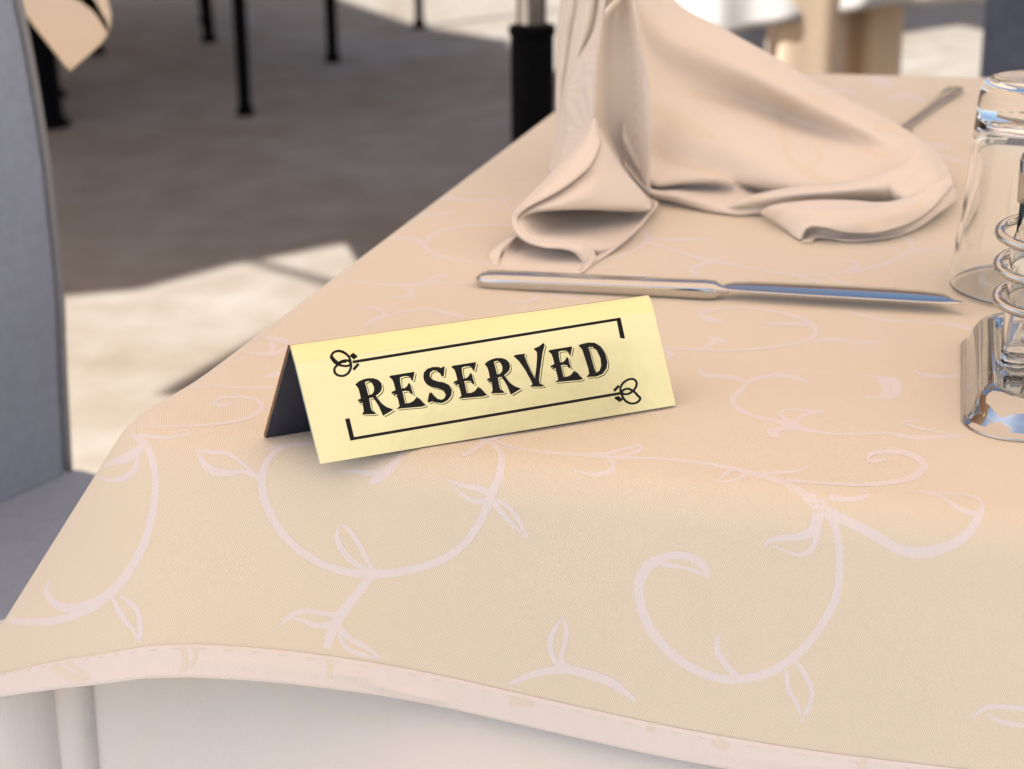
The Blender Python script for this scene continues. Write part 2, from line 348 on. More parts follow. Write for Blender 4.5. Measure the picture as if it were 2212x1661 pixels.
def add_uv(o, fn):
    me = o.data; uv = me.uv_layers.new(name='UVMap'); co = np.empty(len(me.vertices) * 3); me.vertices.foreach_get('co', co); co = co.reshape(-1, 3)
    u = fn(co); li = np.empty(len(me.loops), int); me.loops.foreach_get('vertex_index', li)
    uv.data.foreach_set('uv', u[li].ravel())
def table_uv(co):            # cloth coordinates: along the front edge, and over the edge down
    r = co[:, :2] - A; s = r @ e1; d = r @ e2; return np.stack([s, d + (co[:, 2] - TZ) * np.where(d < .02, 1, 0)], 1)
add_uv(cloth, table_uv)
def tri(o):
    bm = bmesh.new(); bm.from_mesh(o.data); bmesh.ops.triangulate(bm, faces=bm.faces); bm.to_mesh(o.data); bm.free()
tri(cloth)
bvh = BVHTree.FromPolygons([tuple(v.co) for v in cloth.data.vertices], [tuple(p.vertices) for p in cloth.data.polygons])
VN = [v.normal.copy() for v in cloth.data.vertices]
def smooth_hit(bv, d):
    hit = bv.ray_cast(Vector(CAM), Vector(unit(d)), 6.0)
    return hit
def ribbons(strokes, name, matl, parent, bv=None, lift=.00002, label=None, step=5.0, ns=5):
    """woven strokes (x, y, width) laid on the cloth as thin strips that follow its surface"""
    bv = bv or bvh
    D_ = [cr(np.array(q, float), 24) for q in strokes]; lab = list(range(len(strokes)))
    def find(i):
        while lab[i] != i: i = lab[i]
        return i
    for i in range(len(strokes)):
        for j in range(i):
            dd = np.linalg.norm(D_[i][:, None, :2] - D_[j][None, :, :2], axis=2) - (D_[i][:, None, 2] + D_[j][None, :, 2]) / 2
            if dd.min() < 2: lab[find(i)] = find(j)
    groups = {}
    for i, q in enumerate(strokes): groups.setdefault(find(i), []).append(q)
    return [_ribbons(g, name, matl, parent, bv, lift, step, ns, 7 * k) for k, g in enumerate(groups.values())]
def _ribbons(strokes, name, matl, parent, bv, lift, step, ns, cnt):
    mb = MB()
    for st in strokes:
        P = np.array(st, float)
        n = max(6, int(np.sum(np.linalg.norm(np.diff(P[:, :2], axis=0), axis=1)) / step))
        Q = cr(P, n); T = np.gradient(Q[:, :2], axis=0); T /= np.maximum(1e-6, np.linalg.norm(T, axis=1))[:, None]
        Nm = np.stack([-T[:, 1], T[:, 0]], 1); rows = []; ok = []
        cnt += 1
        for a in range(n):
            row = []; good = True
            wv = .9 * Q[a, 2] * (1 + .05 * math.sin(a * 1.7 + cnt))
            for b in np.linspace(-.5, .5, ns):
                x, y = Q[a, :2] + Nm[a] * wv * b
                h = bv.ray_cast(Vector(CAM), Vector(unit(ray(x, y))), 6.0)
                if h[0] is None: good = False; row.append(np.zeros(3)); continue
                nn = h[1] if h[1].dot(Vector(ray(x, y))) < 0 else -h[1]
                row.append(np.array(h[0] + nn * (lift + .000006 * (cnt % 11))))
            if good and np.linalg.norm(row[0] - row[-1]) > .06: good = False
            rows.append(row); ok.append(good)
        o = len(mb.v); mb.v += [p for r in rows for p in r]
        for a in range(n - 1):
            if ok[a] and ok[a + 1] and np.linalg.norm(rows[a][0] - rows[a + 1][0]) < .05:
                for b in range(ns - 1): q = o + a * ns + b; mb.f.append((q, q + 1, q + ns + 1, q + ns))
    if not mb.f: return None
    used = sorted({i for f in mb.f for i in f}); mp = {i: k for k, i in enumerate(used)}
    ob = mesh_obj(name, [mb.v[i] for i in used], [tuple(mp[i] for i in f) for f in mb.f], matl, parent); add_uv(ob, table_uv)
    return ob
def T(L, sx, ox, oy):
    return [[(x * sx + ox, y * sx + oy, w * sx) for x, y, w in s] for s in L]
Z2 = T([
 [(575,40,20),(590,60,24),(640,100,32),(665,180,34),(672,260,34),(665,350,36),(645,440,38),(615,530,40),(570,610,42),(520,680,44),(470,730,45),(400,775,48),(330,790,45),(260,785,40),(220,755,34),(200,715,24),(215,668,6)],
 [(430,780,30),(340,815,36),(270,838,36),(180,850,36),(90,850,34),(0,835,32),(-90,820,30)],
 [(640,70,20),(600,105,40),(550,140,46),(480,165,26),(420,195,24),(370,230,12)],
 [(600,120,20),(585,190,30),(540,225,28),(480,240,18),(430,225,14),(380,232,8)],
 [(515,735,14),(555,762,26),(592,800,26),(605,850,26),(608,900,24),(600,940,12)],
 [(490,745,12),(512,800,30),(545,850,24),(575,885,22),(597,925,16)],
 [(1350,82,12),(1250,90,18),(1185,120,26),(1145,180,34),(1132,260,40),(1150,340,42),(1190,420,40),(1240,490,38),(1320,560,38),(1420,612,38),(1520,638,38),(1620,645,42),(1720,635,40),(1830,610,38),(1930,570,38),(2010,510,38),(2060,440,40),(2100,360,42),(2130,290,42),(2160,210,40),(2165,130,34),(2125,80,24),(2060,55,14)],
 [(1120,225,34),(1050,200,18),(990,208,30),(925,200,38),(878,165,34),(855,118,10)],
 [(1090,205,14),(1035,155,18),(975,122,20),(910,118,22),(850,112,10)],
 [(1620,640,20),(1590,590,26),(1550,515,26),(1505,450,22),(1465,428,6)],
 [(1600,630,20),(1525,592,28),(1475,535,34),(1455,475,24),(1466,432,6)],
 [(1600,650,44),(1560,710,42),(1510,770,44),(1460,840,55),(1430,900,48),(1412,965,40)],
 [(1470,822,30),(1400,815,24),(1330,803,24),(1260,820,24),(1208,868,6)],
 [(1440,858,34),(1370,868,30),(1310,845,18),(1250,830,8)],
 [(1465,880,36),(1520,930,26),(1580,960,24),(1645,1005,8)],
 [(1462,905,24),(1500,965,24),(1570,995,24),(1640,1008,10)],
 [(2130,300,34),(2060,272,28),(2000,262,20),(1925,235,6)],
 [(2120,322,34),(2050,330,24),(1990,295,18),(1958,255,6)],
 [(2125,330,36),(2170,380,26),(2215,430,22),(2285,492,6)],
 [(2140,320,24),(2200,355,22),(2240,410,24),(2285,492,8)],
 [(1742,108,12),(1720,150,34),(1680,192,44),(1630,232,40),(1590,254,10)],
 [(1680,190,20),(1600,208,26),(1530,200,18),(1465,202,6)],
 [(600,42,20),(690,55,16),(770,48,14),(820,35,12),(795,22,8),(750,40,7)],
 [(560,42,10),(600,62,30),(630,85,44)],
 [(1995,132,14),(2040,112,26),(2090,75,22),(2150,55,16),(2230,30,8)],
 [(2130,60,16),(2180,85,14),(2240,100,12)],
], .5, 0, 918)
Z3 = T([
 [(-40,96,12),(60,106,12),(200,122,14),(330,130,18),(440,140,16),(560,142,12),(700,150,12),(830,165,14),(950,188,22),(1050,212,24),(1150,242,26),(1240,285,34),(1310,335,64),(1365,375,52),(1400,450,36),(1415,540,38),(1415,640,38),(1405,720,38),(1380,790,40),(1340,860,40),(1290,930,40),(1220,1000,42),(1140,1055,42),(1050,1088,42),(950,1100,40),(860,1085,40),(760,1040,42),(680,980,44),(610,900,46),(570,820,46),(550,740,46),(550,680,50),(580,620,54),(640,578,44),(700,563,38),(765,570,40),(825,605,38),(852,665,10)],
 [(650,600,30),(720,612,16),(790,630,18),(850,662,8)],
 [(970,1085,30),(925,1035,32),(890,980,32),(887,930,20),(905,893,5)],
 [(1210,1005,24),(1240,1040,24),(1280,1100,26),(1297,1160,20),(1280,1220,24),(1243,1285,6)],
 [(1185,1060,20),(1195,1140,24),(1225,1190,22),(1250,1250,20)],
 [(1360,370,44),(1440,412,46),(1520,452,46),(1600,497,48),(1680,540,50),(1770,552,54),(1860,532,50),(1930,500,48),(1985,450,44),(2018,390,38),(2032,345,22),(2000,312,12),(1920,297,10),(1820,291,8),(1710,289,4)],
 [(2010,385,30),(1955,372,26),(1900,342,22),(1850,307,14),(1760,290,5)],
 [(1325,380,60),(1305,450,56),(1240,482,40),(1170,487,30),(1110,500,22),(1093,530,6)],
 [(1325,450,36),(1295,535,28),(1240,562,20),(1180,542,12),(1110,515,6)],
 [(1370,312,34),(1450,322,24),(1515,312,22),(1540,292,12),(1500,284,6)],
 [(1180,240,16),(1280,247,14),(1400,255,14),(1520,258,18),(1640,248,24),(1730,225,32),(1778,185,42),(1760,147,34),(1690,120,26),(1620,115,22),(1560,122,24),(1535,145,16),(1560,156,20),(1615,150,14)],
 [(1080,210,18),(1160,205,14),(1230,198,16),(1278,178,6)],
 [(1005,195,18),(950,197,14),(915,218,18),(878,252,6)],
 [(1010,212,20),(965,238,12),(895,247,10)],
 [(420,145,22),(442,180,34),(405,206,22),(330,212,14),(258,190,8)],
 [(330,128,14),(420,122,18),(500,98,18),(560,90,14),(545,112,16),(450,140,16)],
 [(1100,25,18),(1130,45,26),(1160,50,14)],
 [(215,818,5),(235,880,22),(228,950,24),(212,1010,22),(240,1045,30)],
 [(213,835,6),(178,895,26),(165,960,26),(188,1020,26),(235,1052,32)],
 [(-10,1120,20),(60,1088,28),(140,1065,34),(240,1055,42),(340,1080,46),(430,1112,44),(490,1155,32),(540,1195,14)],
 [(1985,1268,6),(2040,1226,24),(2100,1216,22),(2170,1222,24),(2260,1232,26)],
 [(2050,1245,14),(2120,1285,22),(2230,1300,22)],
], .5, 1106, 918)
ZB = T([
 [(440,285,10),(390,272,28),(325,252,34),(298,225,26),(380,205,16),(500,195,12),(640,203,14),(760,220,18),(870,250,26),(940,280,34),(980,320,38),(970,360,34),(900,393,24),(800,415,18),(650,435,16),(500,446,14),(350,445,14),(200,440,14),(80,432,12)],
 [(665,285,6),(750,288,20),(850,292,24),(935,300,20)],
 [(960,388,14),(1050,380,18),(1140,388,14),(1210,402,12),(1290,402,16),(1395,390,4)],
 [(1040,378,8),(1150,375,8),(1300,392,10)],
 [(300,438,14),(350,412,24),(388,388,34),(345,360,8)], [(360,375,16),(410,385,26),(458,405,8)],
 [(80,440,10),(125,468,40),(100,495,14)],
 [(285,555,22),(330,590,34),(420,600,28),(510,610,22),(566,648,26),(530,690,36),(487,735,38),(510,782,34),(580,820,22),(660,845,18),(750,862,20),(830,890,50),(900,908,34),(1000,928,18),(1100,941,14),(1250,940,12),(1400,936,14),(1500,952,26),(1600,962,26),(1750,956,22),(1880,948,14)],
 [(560,645,24),(640,610,26),(720,596,28),(800,594,26),(870,610,26),(958,638,5)],
 [(720,578,7),(900,570,6),(1080,575,5),(1280,594,5),(1400,608,12)],
 [(1300,597,4),(1390,612,30),(1450,640,66),(1455,690,66),(1390,722,24),(1235,722,4)], [(1340,608,10),(1385,640,56),(1395,690,50),(1350,718,14)],
 [(1042,803,8),(950,806,20),(880,799,10),(800,799,12),(772,820,24),(800,850,30),(840,885,50)],
 [(1035,808,8),(940,822,16),(885,842,24),(862,885,40)],
 [(880,902,40),(800,905,28),(745,922,44),(730,962,18)], [(685,912,6),(740,910,22),(800,905,26)],
 [(1592,855,5),(1530,866,16),(1498,872,20),(1560,896,20),(1640,916,14),(1740,936,12),(1830,948,14)],
 [(1555,563,8),(1620,590,26),(1700,600,26),(1780,600,22),(1850,580,16)],
 [(1170,208,8),(1250,236,22),(1350,260,18),(1500,275,12),(1700,285,12),(1850,305,30),(1920,325,16)],
 [(0,820,14),(110,818,6)],
], .3652, 1404, 594)
ZE = T([
 [(160,262,10),(280,230,14),(360,190,22),(398,145,28),(375,100,22),(300,112,5)],
 [(400,140,18),(500,150,14),(620,150,18),(775,145,4)],
 [(400,165,18),(520,200,14),(650,240,16),(740,265,28),(850,282,16),(1000,312,12),(1150,336,12),(1300,345,12),(1450,336,12),(1600,315,18),(1750,270,16),(1850,222,22),(1960,202,14),(2070,195,8)],
 [(1850,225,22),(1872,190,26),(1842,150,24),(1765,128,8)],
 [(740,265,28),(700,290,28),(640,308,18),(645,330,22),(705,342,16)], [(740,265,16),(860,243,4)],
 [(1200,345,12),(1290,368,16),(1352,390,22),(1335,418,18),(1280,402,12),(1238,362,10)],
 [(1390,348,12),(1480,388,12),(1600,410,10),(1800,430,8)],
 [(1455,260,5),(1560,278,18),(1545,305,22),(1485,318,10)],
 [(1925,318,6),(2035,346,12)], [(140,300,6),(240,298,12)], [(260,352,16),(410,345,10)],
], .3906, 1242, 459)
ZD = T([
 [(310,612,24),(480,615,34),(600,625,36),(690,655,44),(740,710,44),(820,770,36),(920,810,30),(1050,832,24),(1180,856,20),(1400,870,12)],
 [(742,665,50),(800,600,44),(880,560,34),(1000,525,28),(1150,500,22),(1350,490,18),(1640,495,18)],
 [(1000,555,8),(1090,560,14),(1185,580,6)], [(640,402,36),(760,390,34),(900,380,24),(1025,366,8)],
 [(860,245,12),(980,222,30),(1080,248,34),(1200,250,26),(1400,240,18),(1800,220,12)],
 [(1408,250,10),(1490,238,22),(1548,295,22),(1545,342,18),(1480,340,12),(1432,290,12),(1410,255,8)],
 [(-60,1030,12),(0,1040,14),(150,1060,16),(300,1076,20),(480,1080,30),(640,1080,20),(800,1066,14),(1000,1058,14),(1230,1070,14)],
 [(640,1075,20),(760,1040,20),(840,1000,22),(948,982,26),(900,1020,18),(760,1060,14)],
 [(480,1080,24),(560,1120,30),(630,1160,50),(560,1190,36),(385,1206,8)],
 [(45,1322,8),(150,1300,24),(260,1310,34),(340,1360,44),(320,1400,50),(230,1430,44),(150,1480,36)],
 [(350,1392,28),(500,1350,24),(650,1325,22),(800,1325,24),(900,1350,40),(1000,1370,46),(1110,1400,24)],
 [(1455,1243,8),(1600,1255,18),(1740,1240,24),(1850,1200,40),(1850,1150,36)],
 [(1980,1180,30),(2100,1200,36),(2260,1215,30)], [(1235,805,24),(1335,778,6)], [(1550,75,16),(1750,78,18),(1900,70,12)],
], .2197, 756, 378)
ZC = T([
 [(705,1075,4),(780,1080,18),(860,1085,26),(930,1072,26),(1000,1030,16),(960,1002,40),(880,990,26),(795,968,6)], [(860,1082,16),(895,1040,40),(880,1000,30)],
 [(370,1281,10),(560,1276,12),(700,1285,14),(900,1285,12)], [(850,1215,16),(935,1200,40)],
 [(650,1374,10),(590,1394,24),(540,1380,30),(570,1352,22),(650,1341,18),(730,1343,20),(800,1362,26),(832,1402,34),(780,1445,34),(700,1480,24),(550,1505,18),(400,1515,14),(250,1519,12),(90,1519,10)],
 [(850,1658,12),(960,1632,14),(1135,1620,14)],
], .3576, 270, 378)
FAR = [[(1700,200,10),(1790,192,10),(1850,200,8)], [(1880,170,14),(1905,176,20),(1930,186,8)], [(1920,214,10),(1960,206,12),(2000,222,8)], [(1860,262,10),(1950,300,10),(2050,318,10)], [(2020,330,8),(2060,345,10),(2100,352,8)]]
ribbons(Z2 + Z3 + ZB + ZE + ZD + ZC + FAR, 'vine_spray', M['vine'], cloth, step=5)
# two more sprigs on the side that hangs out of sight, so the cloth is patterned all round
# hem band: the cloth turned up once and stitched, pale reverse outside
HB = .0118
fr = [i for i in range(nP) if SX[i] in (0,) or SX[i] == 3]
def strip(idx, f0, f1, out, name, matl, n=7, parent=cloth):
    P = np.array([[prof(i, LH[i] - HB + HB * t, out(t, i)) for t in np.linspace(f0, f1, n)] for i in idx]); o = MB().grid(P, len(idx) == nP).build(name, matl, parent); add_uv(o, table_uv); return o
PK = cr(np.array([(748, 1443, 0), (775, 1462, 0), (815, 1476, 0), (860, 1488, 0), (905, 1500, 0), (945, 1506, 0)], float), 30)[:, :2]
def pucker(i, t):
    q = proj(prof(i, LH[i] - HB + HB * t)); d = np.linalg.norm(PK - q, axis=1).min(); return .0016 * math.exp(-(d / 9) ** 2)
hem = strip(range(nP), 0, 1.0, lambda t, i: pucker(i, t) + .00022 + .0009 * min(1, t * 12 + .02) * min(1, (1 - t) * 10 + .25) + .0006 * math.exp(-((t - .5) / .25) ** 2) * max(0, math.sin(i * .31)) , 'hem', M['hem'], n=26)
tri(hem)
hbv = BVHTree.FromPolygons([tuple(v.co) for v in hem.data.vertices], [tuple(p.vertices) for p in hem.data.polygons])
# the puckered ridge in the hem
ZH = T([
 [(1500,1050,6),(1545,1085,26),(1620,1105,34),(1700,1130,30),(1780,1160,26),(1860,1180,18),(1910,1150,5)]], .5, 0, 918)
HV = T([[(170,1015,14),(230,1045,40),(300,1085,44),(370,1110,30)],[(230,1015,10),(300,1035,24),(360,1070,26),(390,1100,20)],
 [(790,960,30),(800,1010,24),(795,1065,30)],[(830,960,14),(845,1000,18),(825,1050,14)],[(1430,990,40),(1425,1040,30),(1425,1095,32)]], .5, 0, 918)
HV2 = T([[(-10,1195,50),(60,1200,44),(90,1215,14)],[(625,1215,44),(610,1270,40),(595,1330,36)],[(700,1240,14),(760,1290,44),(840,1340,56),(930,1395,40)],[(1240,1310,14),(1330,1330,30),(1430,1370,50),(1500,1440,44),(1520,1500,40)],[(1590,1375,14),(1540,1400,34),(1520,1450,30)]], .5, 1106, 918)
ribbons(HV + HV2, 'hem_leaf', M['hemleaf'], cloth, hbv, lift=.00005, step=4)
st = []
for x in np.arange(-20, 2300, 9.0):
    y = np.interp(x, HEM[:, 0], HEM[:, 1]) - 66
    i = None
def stitch():
    mb = MB()
    for i in fr[::1]:
        for h in (.3,):
            a = prof(i, LH[i] - HB + HB * .13, .00125); b = prof((i + 1) % nP, LH[(i + 1) % nP] - HB + HB * .13, .00125)
            if np.linalg.norm(a - b) > .02: continue
            p, q = a + (b - a) * (h - .17), a + (b - a) * (h + .17); t = unit(q - p); u = np.array([0, 0, 1.])
            mb.box((p + q) / 2, (np.linalg.norm(q - p) / 2, .00012, .00016), [t, unit(np.cross(u, t)), u])
    o = mb.build('stitching', mat('hem thread', (.75, .69, .67), .8)[0], cloth, smooth=False); return o
stitch()

# table under the cloths
tb = empty('dining_table', (cen[0], cen[1], 0), label='table under the cream cloth carrying the reserved sign', cat='table')
mb = MB(); q4 = [c + (cen - c) * .035 for c in quad]; o = len(mb.v)
mb.v += [np.array([*c, TZ - .004]) for c in q4] + [np.array([*c, TZ - .030]) for c in q4]
mb.f += [(0, 1, 2, 3), (7, 6, 5, 4)] + [(i, (i + 1) % 4, 4 + (i + 1) % 4, 4 + i) for i in range(4)]
under(mb.build('table_top', M['wood'], smooth=False), tb)
for c in quad:
    p = c + (cen - c) * .14; under(MB().box((p[0], p[1], .353), (.022, .022, .353)).build('leg', M['black'], smooth=False, bevel=.003), tb)

# under-cloth: long pale cloth, gathered in folds at the near left corner
def fs(px, py, d):
    P0 = np.array([*(A + e2 * d), 0]); n = np.array([*e2, 0]); q = on_plane(px, py, P0, n); return float((q[:2] - A) @ e1)
s1, s2, s3 = fs(214, 1560, .004), fs(136, 1560, .016), fs(0, 1560, .03)
plan = [(1.06, .006), (.8, .004), (.5, .005), (.3, .003), (.16, .005), (s1 + .03, .003), (s1 + .006, .001), (s1, .004), (s1 + .001, .009), (s1 + .010, .016), (s1 + .016, .022),
        (s1 + .008, .0235), (s1 - .002, .017), ((s1 + s2) / 2, .009), (s2 + .001, .012), (s2 - .001, .018), (s2 + .006, .028), (s2 + .010, .040), (s2, .042), ((s2 + s3) / 2, .030), (s3, .028), (s3 - .006, .045), (s3 + .02, .075), (-.02, .14), (-.012, .25), (-.016, .4), (-.01, .74)]
PL = cr(plan, 420)
rows = []
for (s, d) in PL:
    col = []
    for t in np.linspace(0, 1, 40):
        z = TZ - .006 - t * .52; g = min(1, t * 11)
        ww = .004 * math.sin(s * 9 + 2) * g + .012 * t * max(0, s - .2)
        gs = min(1, max(0, (t * .52 - (.048 if s > s2 - .003 else .078)) / .022)); sq = s if s > .03 else s * gs + .03 * (1 - gs); xy = A + e1 * sq + e2 * (d + .016 * (1 - min(1, t * .52 / .035)) ** 2 - ww * .3 + .004 * math.sin(s * 14) * t - max(0, t * .52 - .07) * .55 * min(1, max(0, (s + .02) / .14))); col.append(np.array([*xy, z]))
    rows.append(col)
uc = MB().grid(rows).build('underlay_tablecloth', M['under']); add_uv(uc, table_uv)
tag(uc, 'pale floor-length cloth with faint scrolls showing below the cream hem', 'tablecloth')
tri(uc)
ubv = BVHTree.FromPolygons([tuple(v.co) for v in uc.data.vertices], [tuple(p.vertices) for p in uc.data.polygons])
UZ = T([[(600,1500,40),(620,1400,38),(640,1300,40),(680,1200,44),(760,1130,46),(880,1085,44),(1000,1065,44),(1100,1080,46),(1180,1130,46),(1240,1200,44),(1280,1270,40),(1310,1380,10)],
 [(1150,1090,44),(1260,1140,44),(1360,1210,42),(1480,1260,40),(1620,1275,42),(1760,1240,44),(1860,1200,44),(1950,1210,40),(2050,1260,42),(2150,1330,44),(2260,1420,40)],
 [(800,1150,20),(850,1190,24),(885,1250,26),(890,1300,8)],[(800,1170,16),(810,1230,24),(860,1290,18),(892,1302,8)],
 [(320,1400,20),(370,1340,30),(400,1290,24)]], .5, 0, 918)
UZ2 = T([[(0,1330,50),(60,1420,46),(110,1500,46)],[(700,1500,30),(900,1480,36),(1200,1500,36)]], .5, 1106, 918)
ribbons(UZ + UZ2, 'faint_vine_spray', M['undervine'], uc, ubv, step=5)
for _o in (cloth, hem, uc): pass
uc.modifiers.new('thick', 'SOLIDIFY').thickness = .0006

# ------------------------------------------------------------------ RESERVED sign
B1, B2, K1 = at_z(692, 1002, TZ + .0006), at_z(1460, 875, TZ + .0006), at_z(571, 940, TZ + .0006)
us = unit(B2 - B1); LS = np.linalg.norm(B2 - B1)
nb = unit(np.cross(K1 - B1, [0, 0, 1])); R1 = on_plane(628, 743, B1, nb)
R2g = R1 + us * LS; print('ridge proj', proj(R1), proj(R2g), 'height', R1[2] - TZ)
vs = unit(R1 - B1 - us * ((R1 - B1) @ us)); sh = (R1 - B1) @ us
ns_ = unit(np.cross(us, vs));
if ns_[1] > 0: ns_ = -ns_
wb = unit((K1 - R1) - us * ((K1 - R1) @ us)); HS = (R1 - B1) @ vs; HB_ = (R1 - K1)
shk = (K1 - R1) @ us
sg = empty('reserved_sign', B1, label='gold tent sign printed RESERVED, standing near the table edge', cat='sign')
# plate profile: front face, tight bend, back face; sheared along the ridge as the photo shows
def front(a, b, k=0): return B1 + us * (a + sh * b / HS) + vs * b + ns_ * k
LB = np.linalg.norm((K1 - R1) - us * shk)
nbk = unit(np.cross(us, wb)); 
if nbk[1] < 0: nbk = -nbk
prof_pts = []
for b in np.linspace(0, HS - .0072, 5): prof_pts.append((B1 + vs * b, sh * b / HS))
def rot_(v, a): return v * math.cos(a) + np.cross(us, v) * math.sin(a)
sgn_ = 1 if rot_(vs, .1)[1] > vs[1] else -1           # towards the back plate
pa = B1 + vs * (HS - .0072); v1 = rot_(vs, sgn_ * math.radians(7))
for t in (.0004, .0020, .0040, .0056): prof_pts.append((pa + v1 * t, sh * (HS - .0072 + t) / HS))
p_now = pa + v1 * .0056; va = 0.0; tot = math.acos(max(-1, min(1, v1 @ wb))); ns2 = 12
for i in range(ns2):
    d = rot_(v1, sgn_ * tot * (i + .5) / ns2); p_now = p_now + d * (.0016 * tot / ns2); prof_pts.append((p_now, sh))
kend = K1 - us * ((K1 - B1) @ us)
for t in (.15, .3, .5, .7, 1): prof_pts.append((p_now + (kend - p_now) * t, sh + shk * t))
THK = .0016
pts = np.array([p for p, s_ in prof_pts]); tg = np.gradient(pts, axis=0)
nrm = np.array([unit(np.cross(us, t)) for t in tg]);
if nrm[0] @ ns_ < 0: nrm = -nrm
shv = np.array([s_ for p, s_ in prof_pts])
def shell(k, a): return np.array([pts[i] + us * (shv[i] + a) + nrm[i] * k for i in range(len(pts))])
P_out = np.array([shell(0, a) for a in np.linspace(0, LS, 3)])
pl = MB().grid(P_out).build('gold_face', M['gold']); under(pl, sg)
P_in = np.array([shell(-THK, a) for a in np.linspace(0, LS, 3)]); inn = MB().grid(P_in).build('dark_backing', M['navy']); under(inn, sg)
for a, mt in ((0., 'glassedge'), (LS, 'glassedge')):
    P = np.array([shell(0, a), shell(-THK, a)]); under(MB().grid(P).build('cut_edge', M['glassedge'] , smooth=False), sg)
# amber line along the ridge and back edge
P = np.array([[pts[i] + us * (shv[i] - .0003) + nrm[i] * k for i in range(9, len(pts))] for k in (.0001, -THK)]); under(MB().grid(P).build('amber_edge', M['goldedge'], smooth=False), sg)
for ps in (0, -1):
    P = np.array([[pts[ps] + us * (shv[ps] + a) + nrm[ps] * k for k in (0.0, -THK)] for a in (0, LS)]); under(MB().grid(P).build('bottom_edge', M['goldedge'], smooth=False), sg)
def s_uv(x, y):
    q = on_plane(x, y, B1, ns_) - B1; b = q @ vs; return np.array([q @ us - sh * b / HS * 0, b])
def s_pt(uv, k): return B1 + us * uv[0] + vs * uv[1] + ns_ * k
def poly_sign(loops, k, name, matl):
    vs3 = [[Vector((p[0], p[1], 0)) for p in lp] for lp in loops]; tri = tessellate_polygon(vs3)
    flat = [p for lp in loops for p in lp]
    o = mesh_obj(name, [s_pt(p, k) for p in flat], [t for t in tri], matl, smooth=False); return o
def z6(p): return (p[0] * .1709 + 702, p[1] * .1709 + 702)
def z7(p): return (p[0] * .1953 + 1026, p[1] * .1953 + 702)
def zs(p): return (p[0] * .4394 + 540, p[1] * .4394 + 567)
gR = [[(385,750),(430,712),(480,688),(540,672),(610,672),(670,692),(708,735),(720,785),(706,835),(672,872),(640,893),(668,935),(710,990),(775,1035),(865,1070),(735,1145),(715,1100),(685,1030),(645,965),(606,918),(582,920),(556,928),(566,985),(576,1040),(592,1082),(650,1115),(625,1127),(470,1132),(492,1095),(488,1050),(474,985),(432,990),(445,962),(418,968),(424,940),(456,930),(444,870),(424,800)],
      [(502,722),(545,708),(592,730),(622,780),(622,835),(598,872),(548,888),(536,850),(520,785)]]
gE = [[(812,655),(835,638),(1120,592),(1130,600),(1108,700),(1096,702),(1084,668),(1050,648),(992,648),(946,662),(948,720),(966,802),(1012,796),(1042,770),(1060,732),(1074,742),(1088,800),(1112,872),(1090,872),(1062,838),(1022,832),(976,838),(992,905),(1012,992),(1075,984),(1120,962),(1150,925),(1166,905),(1176,930),(1190,925),(1245,990),(1278,1012),(1225,1032),(905,1060),(946,1026),(932,960),(906,878),(860,890),(872,862),(842,872),(850,842),(894,822),(876,745),(856,692)]]
gS = [[(1245,650),(1254,598),(1292,555),(1360,530),(1435,530),(1468,545),(1500,522),(1510,530),(1500,640),(1478,650),(1458,612),(1412,578),(1362,575),(1328,600),(1322,645),(1352,688),(1420,712),(1500,725),(1568,760),(1602,822),(1592,892),(1550,950),(1482,987),(1410,982),(1350,966),(1320,978),(1298,972),(1322,850),(1334,872),(1345,850),(1372,892),(1420,932),(1470,946),(1512,926),(1530,882),(1502,832),(1430,802),(1350,786),(1290,752),(1256,702)]]
gV = [[(428,343),(455,328),(555,316),(545,345),(568,402),(620,518),(664,592),(680,480),(690,370),(688,300),(650,262),(716,232),(757,198),(768,222),(747,300),(732,400),(716,520),(706,620),(716,650),(766,668),(740,682),(610,682),(640,655),(618,606),(560,500),(492,402)]]
gD = [[(1148,225),(1172,212),(1250,194),(1322,196),(1390,238),(1440,318),(1463,410),(1452,482),(1410,540),(1342,570),(1233,576),(1266,540),(1256,480),(1222,372),(1190,272)],
      [(1250,246),(1300,242),(1352,282),(1392,370),(1400,450),(1382,502),(1342,530),(1324,500),(1300,420),(1272,312)]]
def to_uv(g, f): return [[s_uv(*f(p)) for p in lp] for lp in g]
uR, uE, uS, uV, uD = to_uv(gR, z6), to_uv(gE, z6), to_uv(gS, z6), to_uv(gV, z7), to_uv(gD, z7)
def shift(g, frm, to): d = to - frm; return [[p + d for p in lp] for lp in g]
aE = s_uv(*z6((905, 1060))); aR = s_uv(*z6((470, 1132)))
letters = [uR, uE, uS, shift(uE, aE, s_uv(*z6((1688, 930)))), shift(uR, aR, s_uv(*z7((180, 756)))), uV, shift(uE, aE, s_uv(*z7((890, 632)))), uD]
d1 = (s_uv(*z6((526, 1019))) - s_uv(*z6((500, 1000))))
for g in letters:
    root = poly_sign(g, .00030, 'letter', M['ink']); under(root, sg)
    gm = poly_sign([[p + d1 * .62 for p in lp] for lp in g], .00022, 'letter_gap', M['gold']); under(gm, sg); gm.parent = root; gm.matrix_parent_inverse = Matrix.Identity(4)
    ls = poly_sign([[p + d1 * 1.05 for p in lp] for lp in g], .00014, 'drop_line', M['ink']); ls.parent = root
    if root.parent: gm.parent = root; 
def line_sign(pts, wd, name, k=.00018, closed=False):
    P = np.array([s_uv(*p) for p in pts]); P = cr(np.c_[P, np.zeros(len(P))], max(2, len(P) * 8), closed)[:, :2] if len(P) > 2 else P
    Tn = np.gradient(P, axis=0); Tn /= np.linalg.norm(Tn, axis=1)[:, None]; Nn = np.stack([-Tn[:, 1], Tn[:, 0]], 1) * wd / 2
    G = np.array([[s_pt(P[i] + Nn[i], k), s_pt(P[i] - Nn[i], k)] for i in range(len(P))]); o = MB().grid(G).build(name, M['ink'], smooth=False); under(o, sg); return o
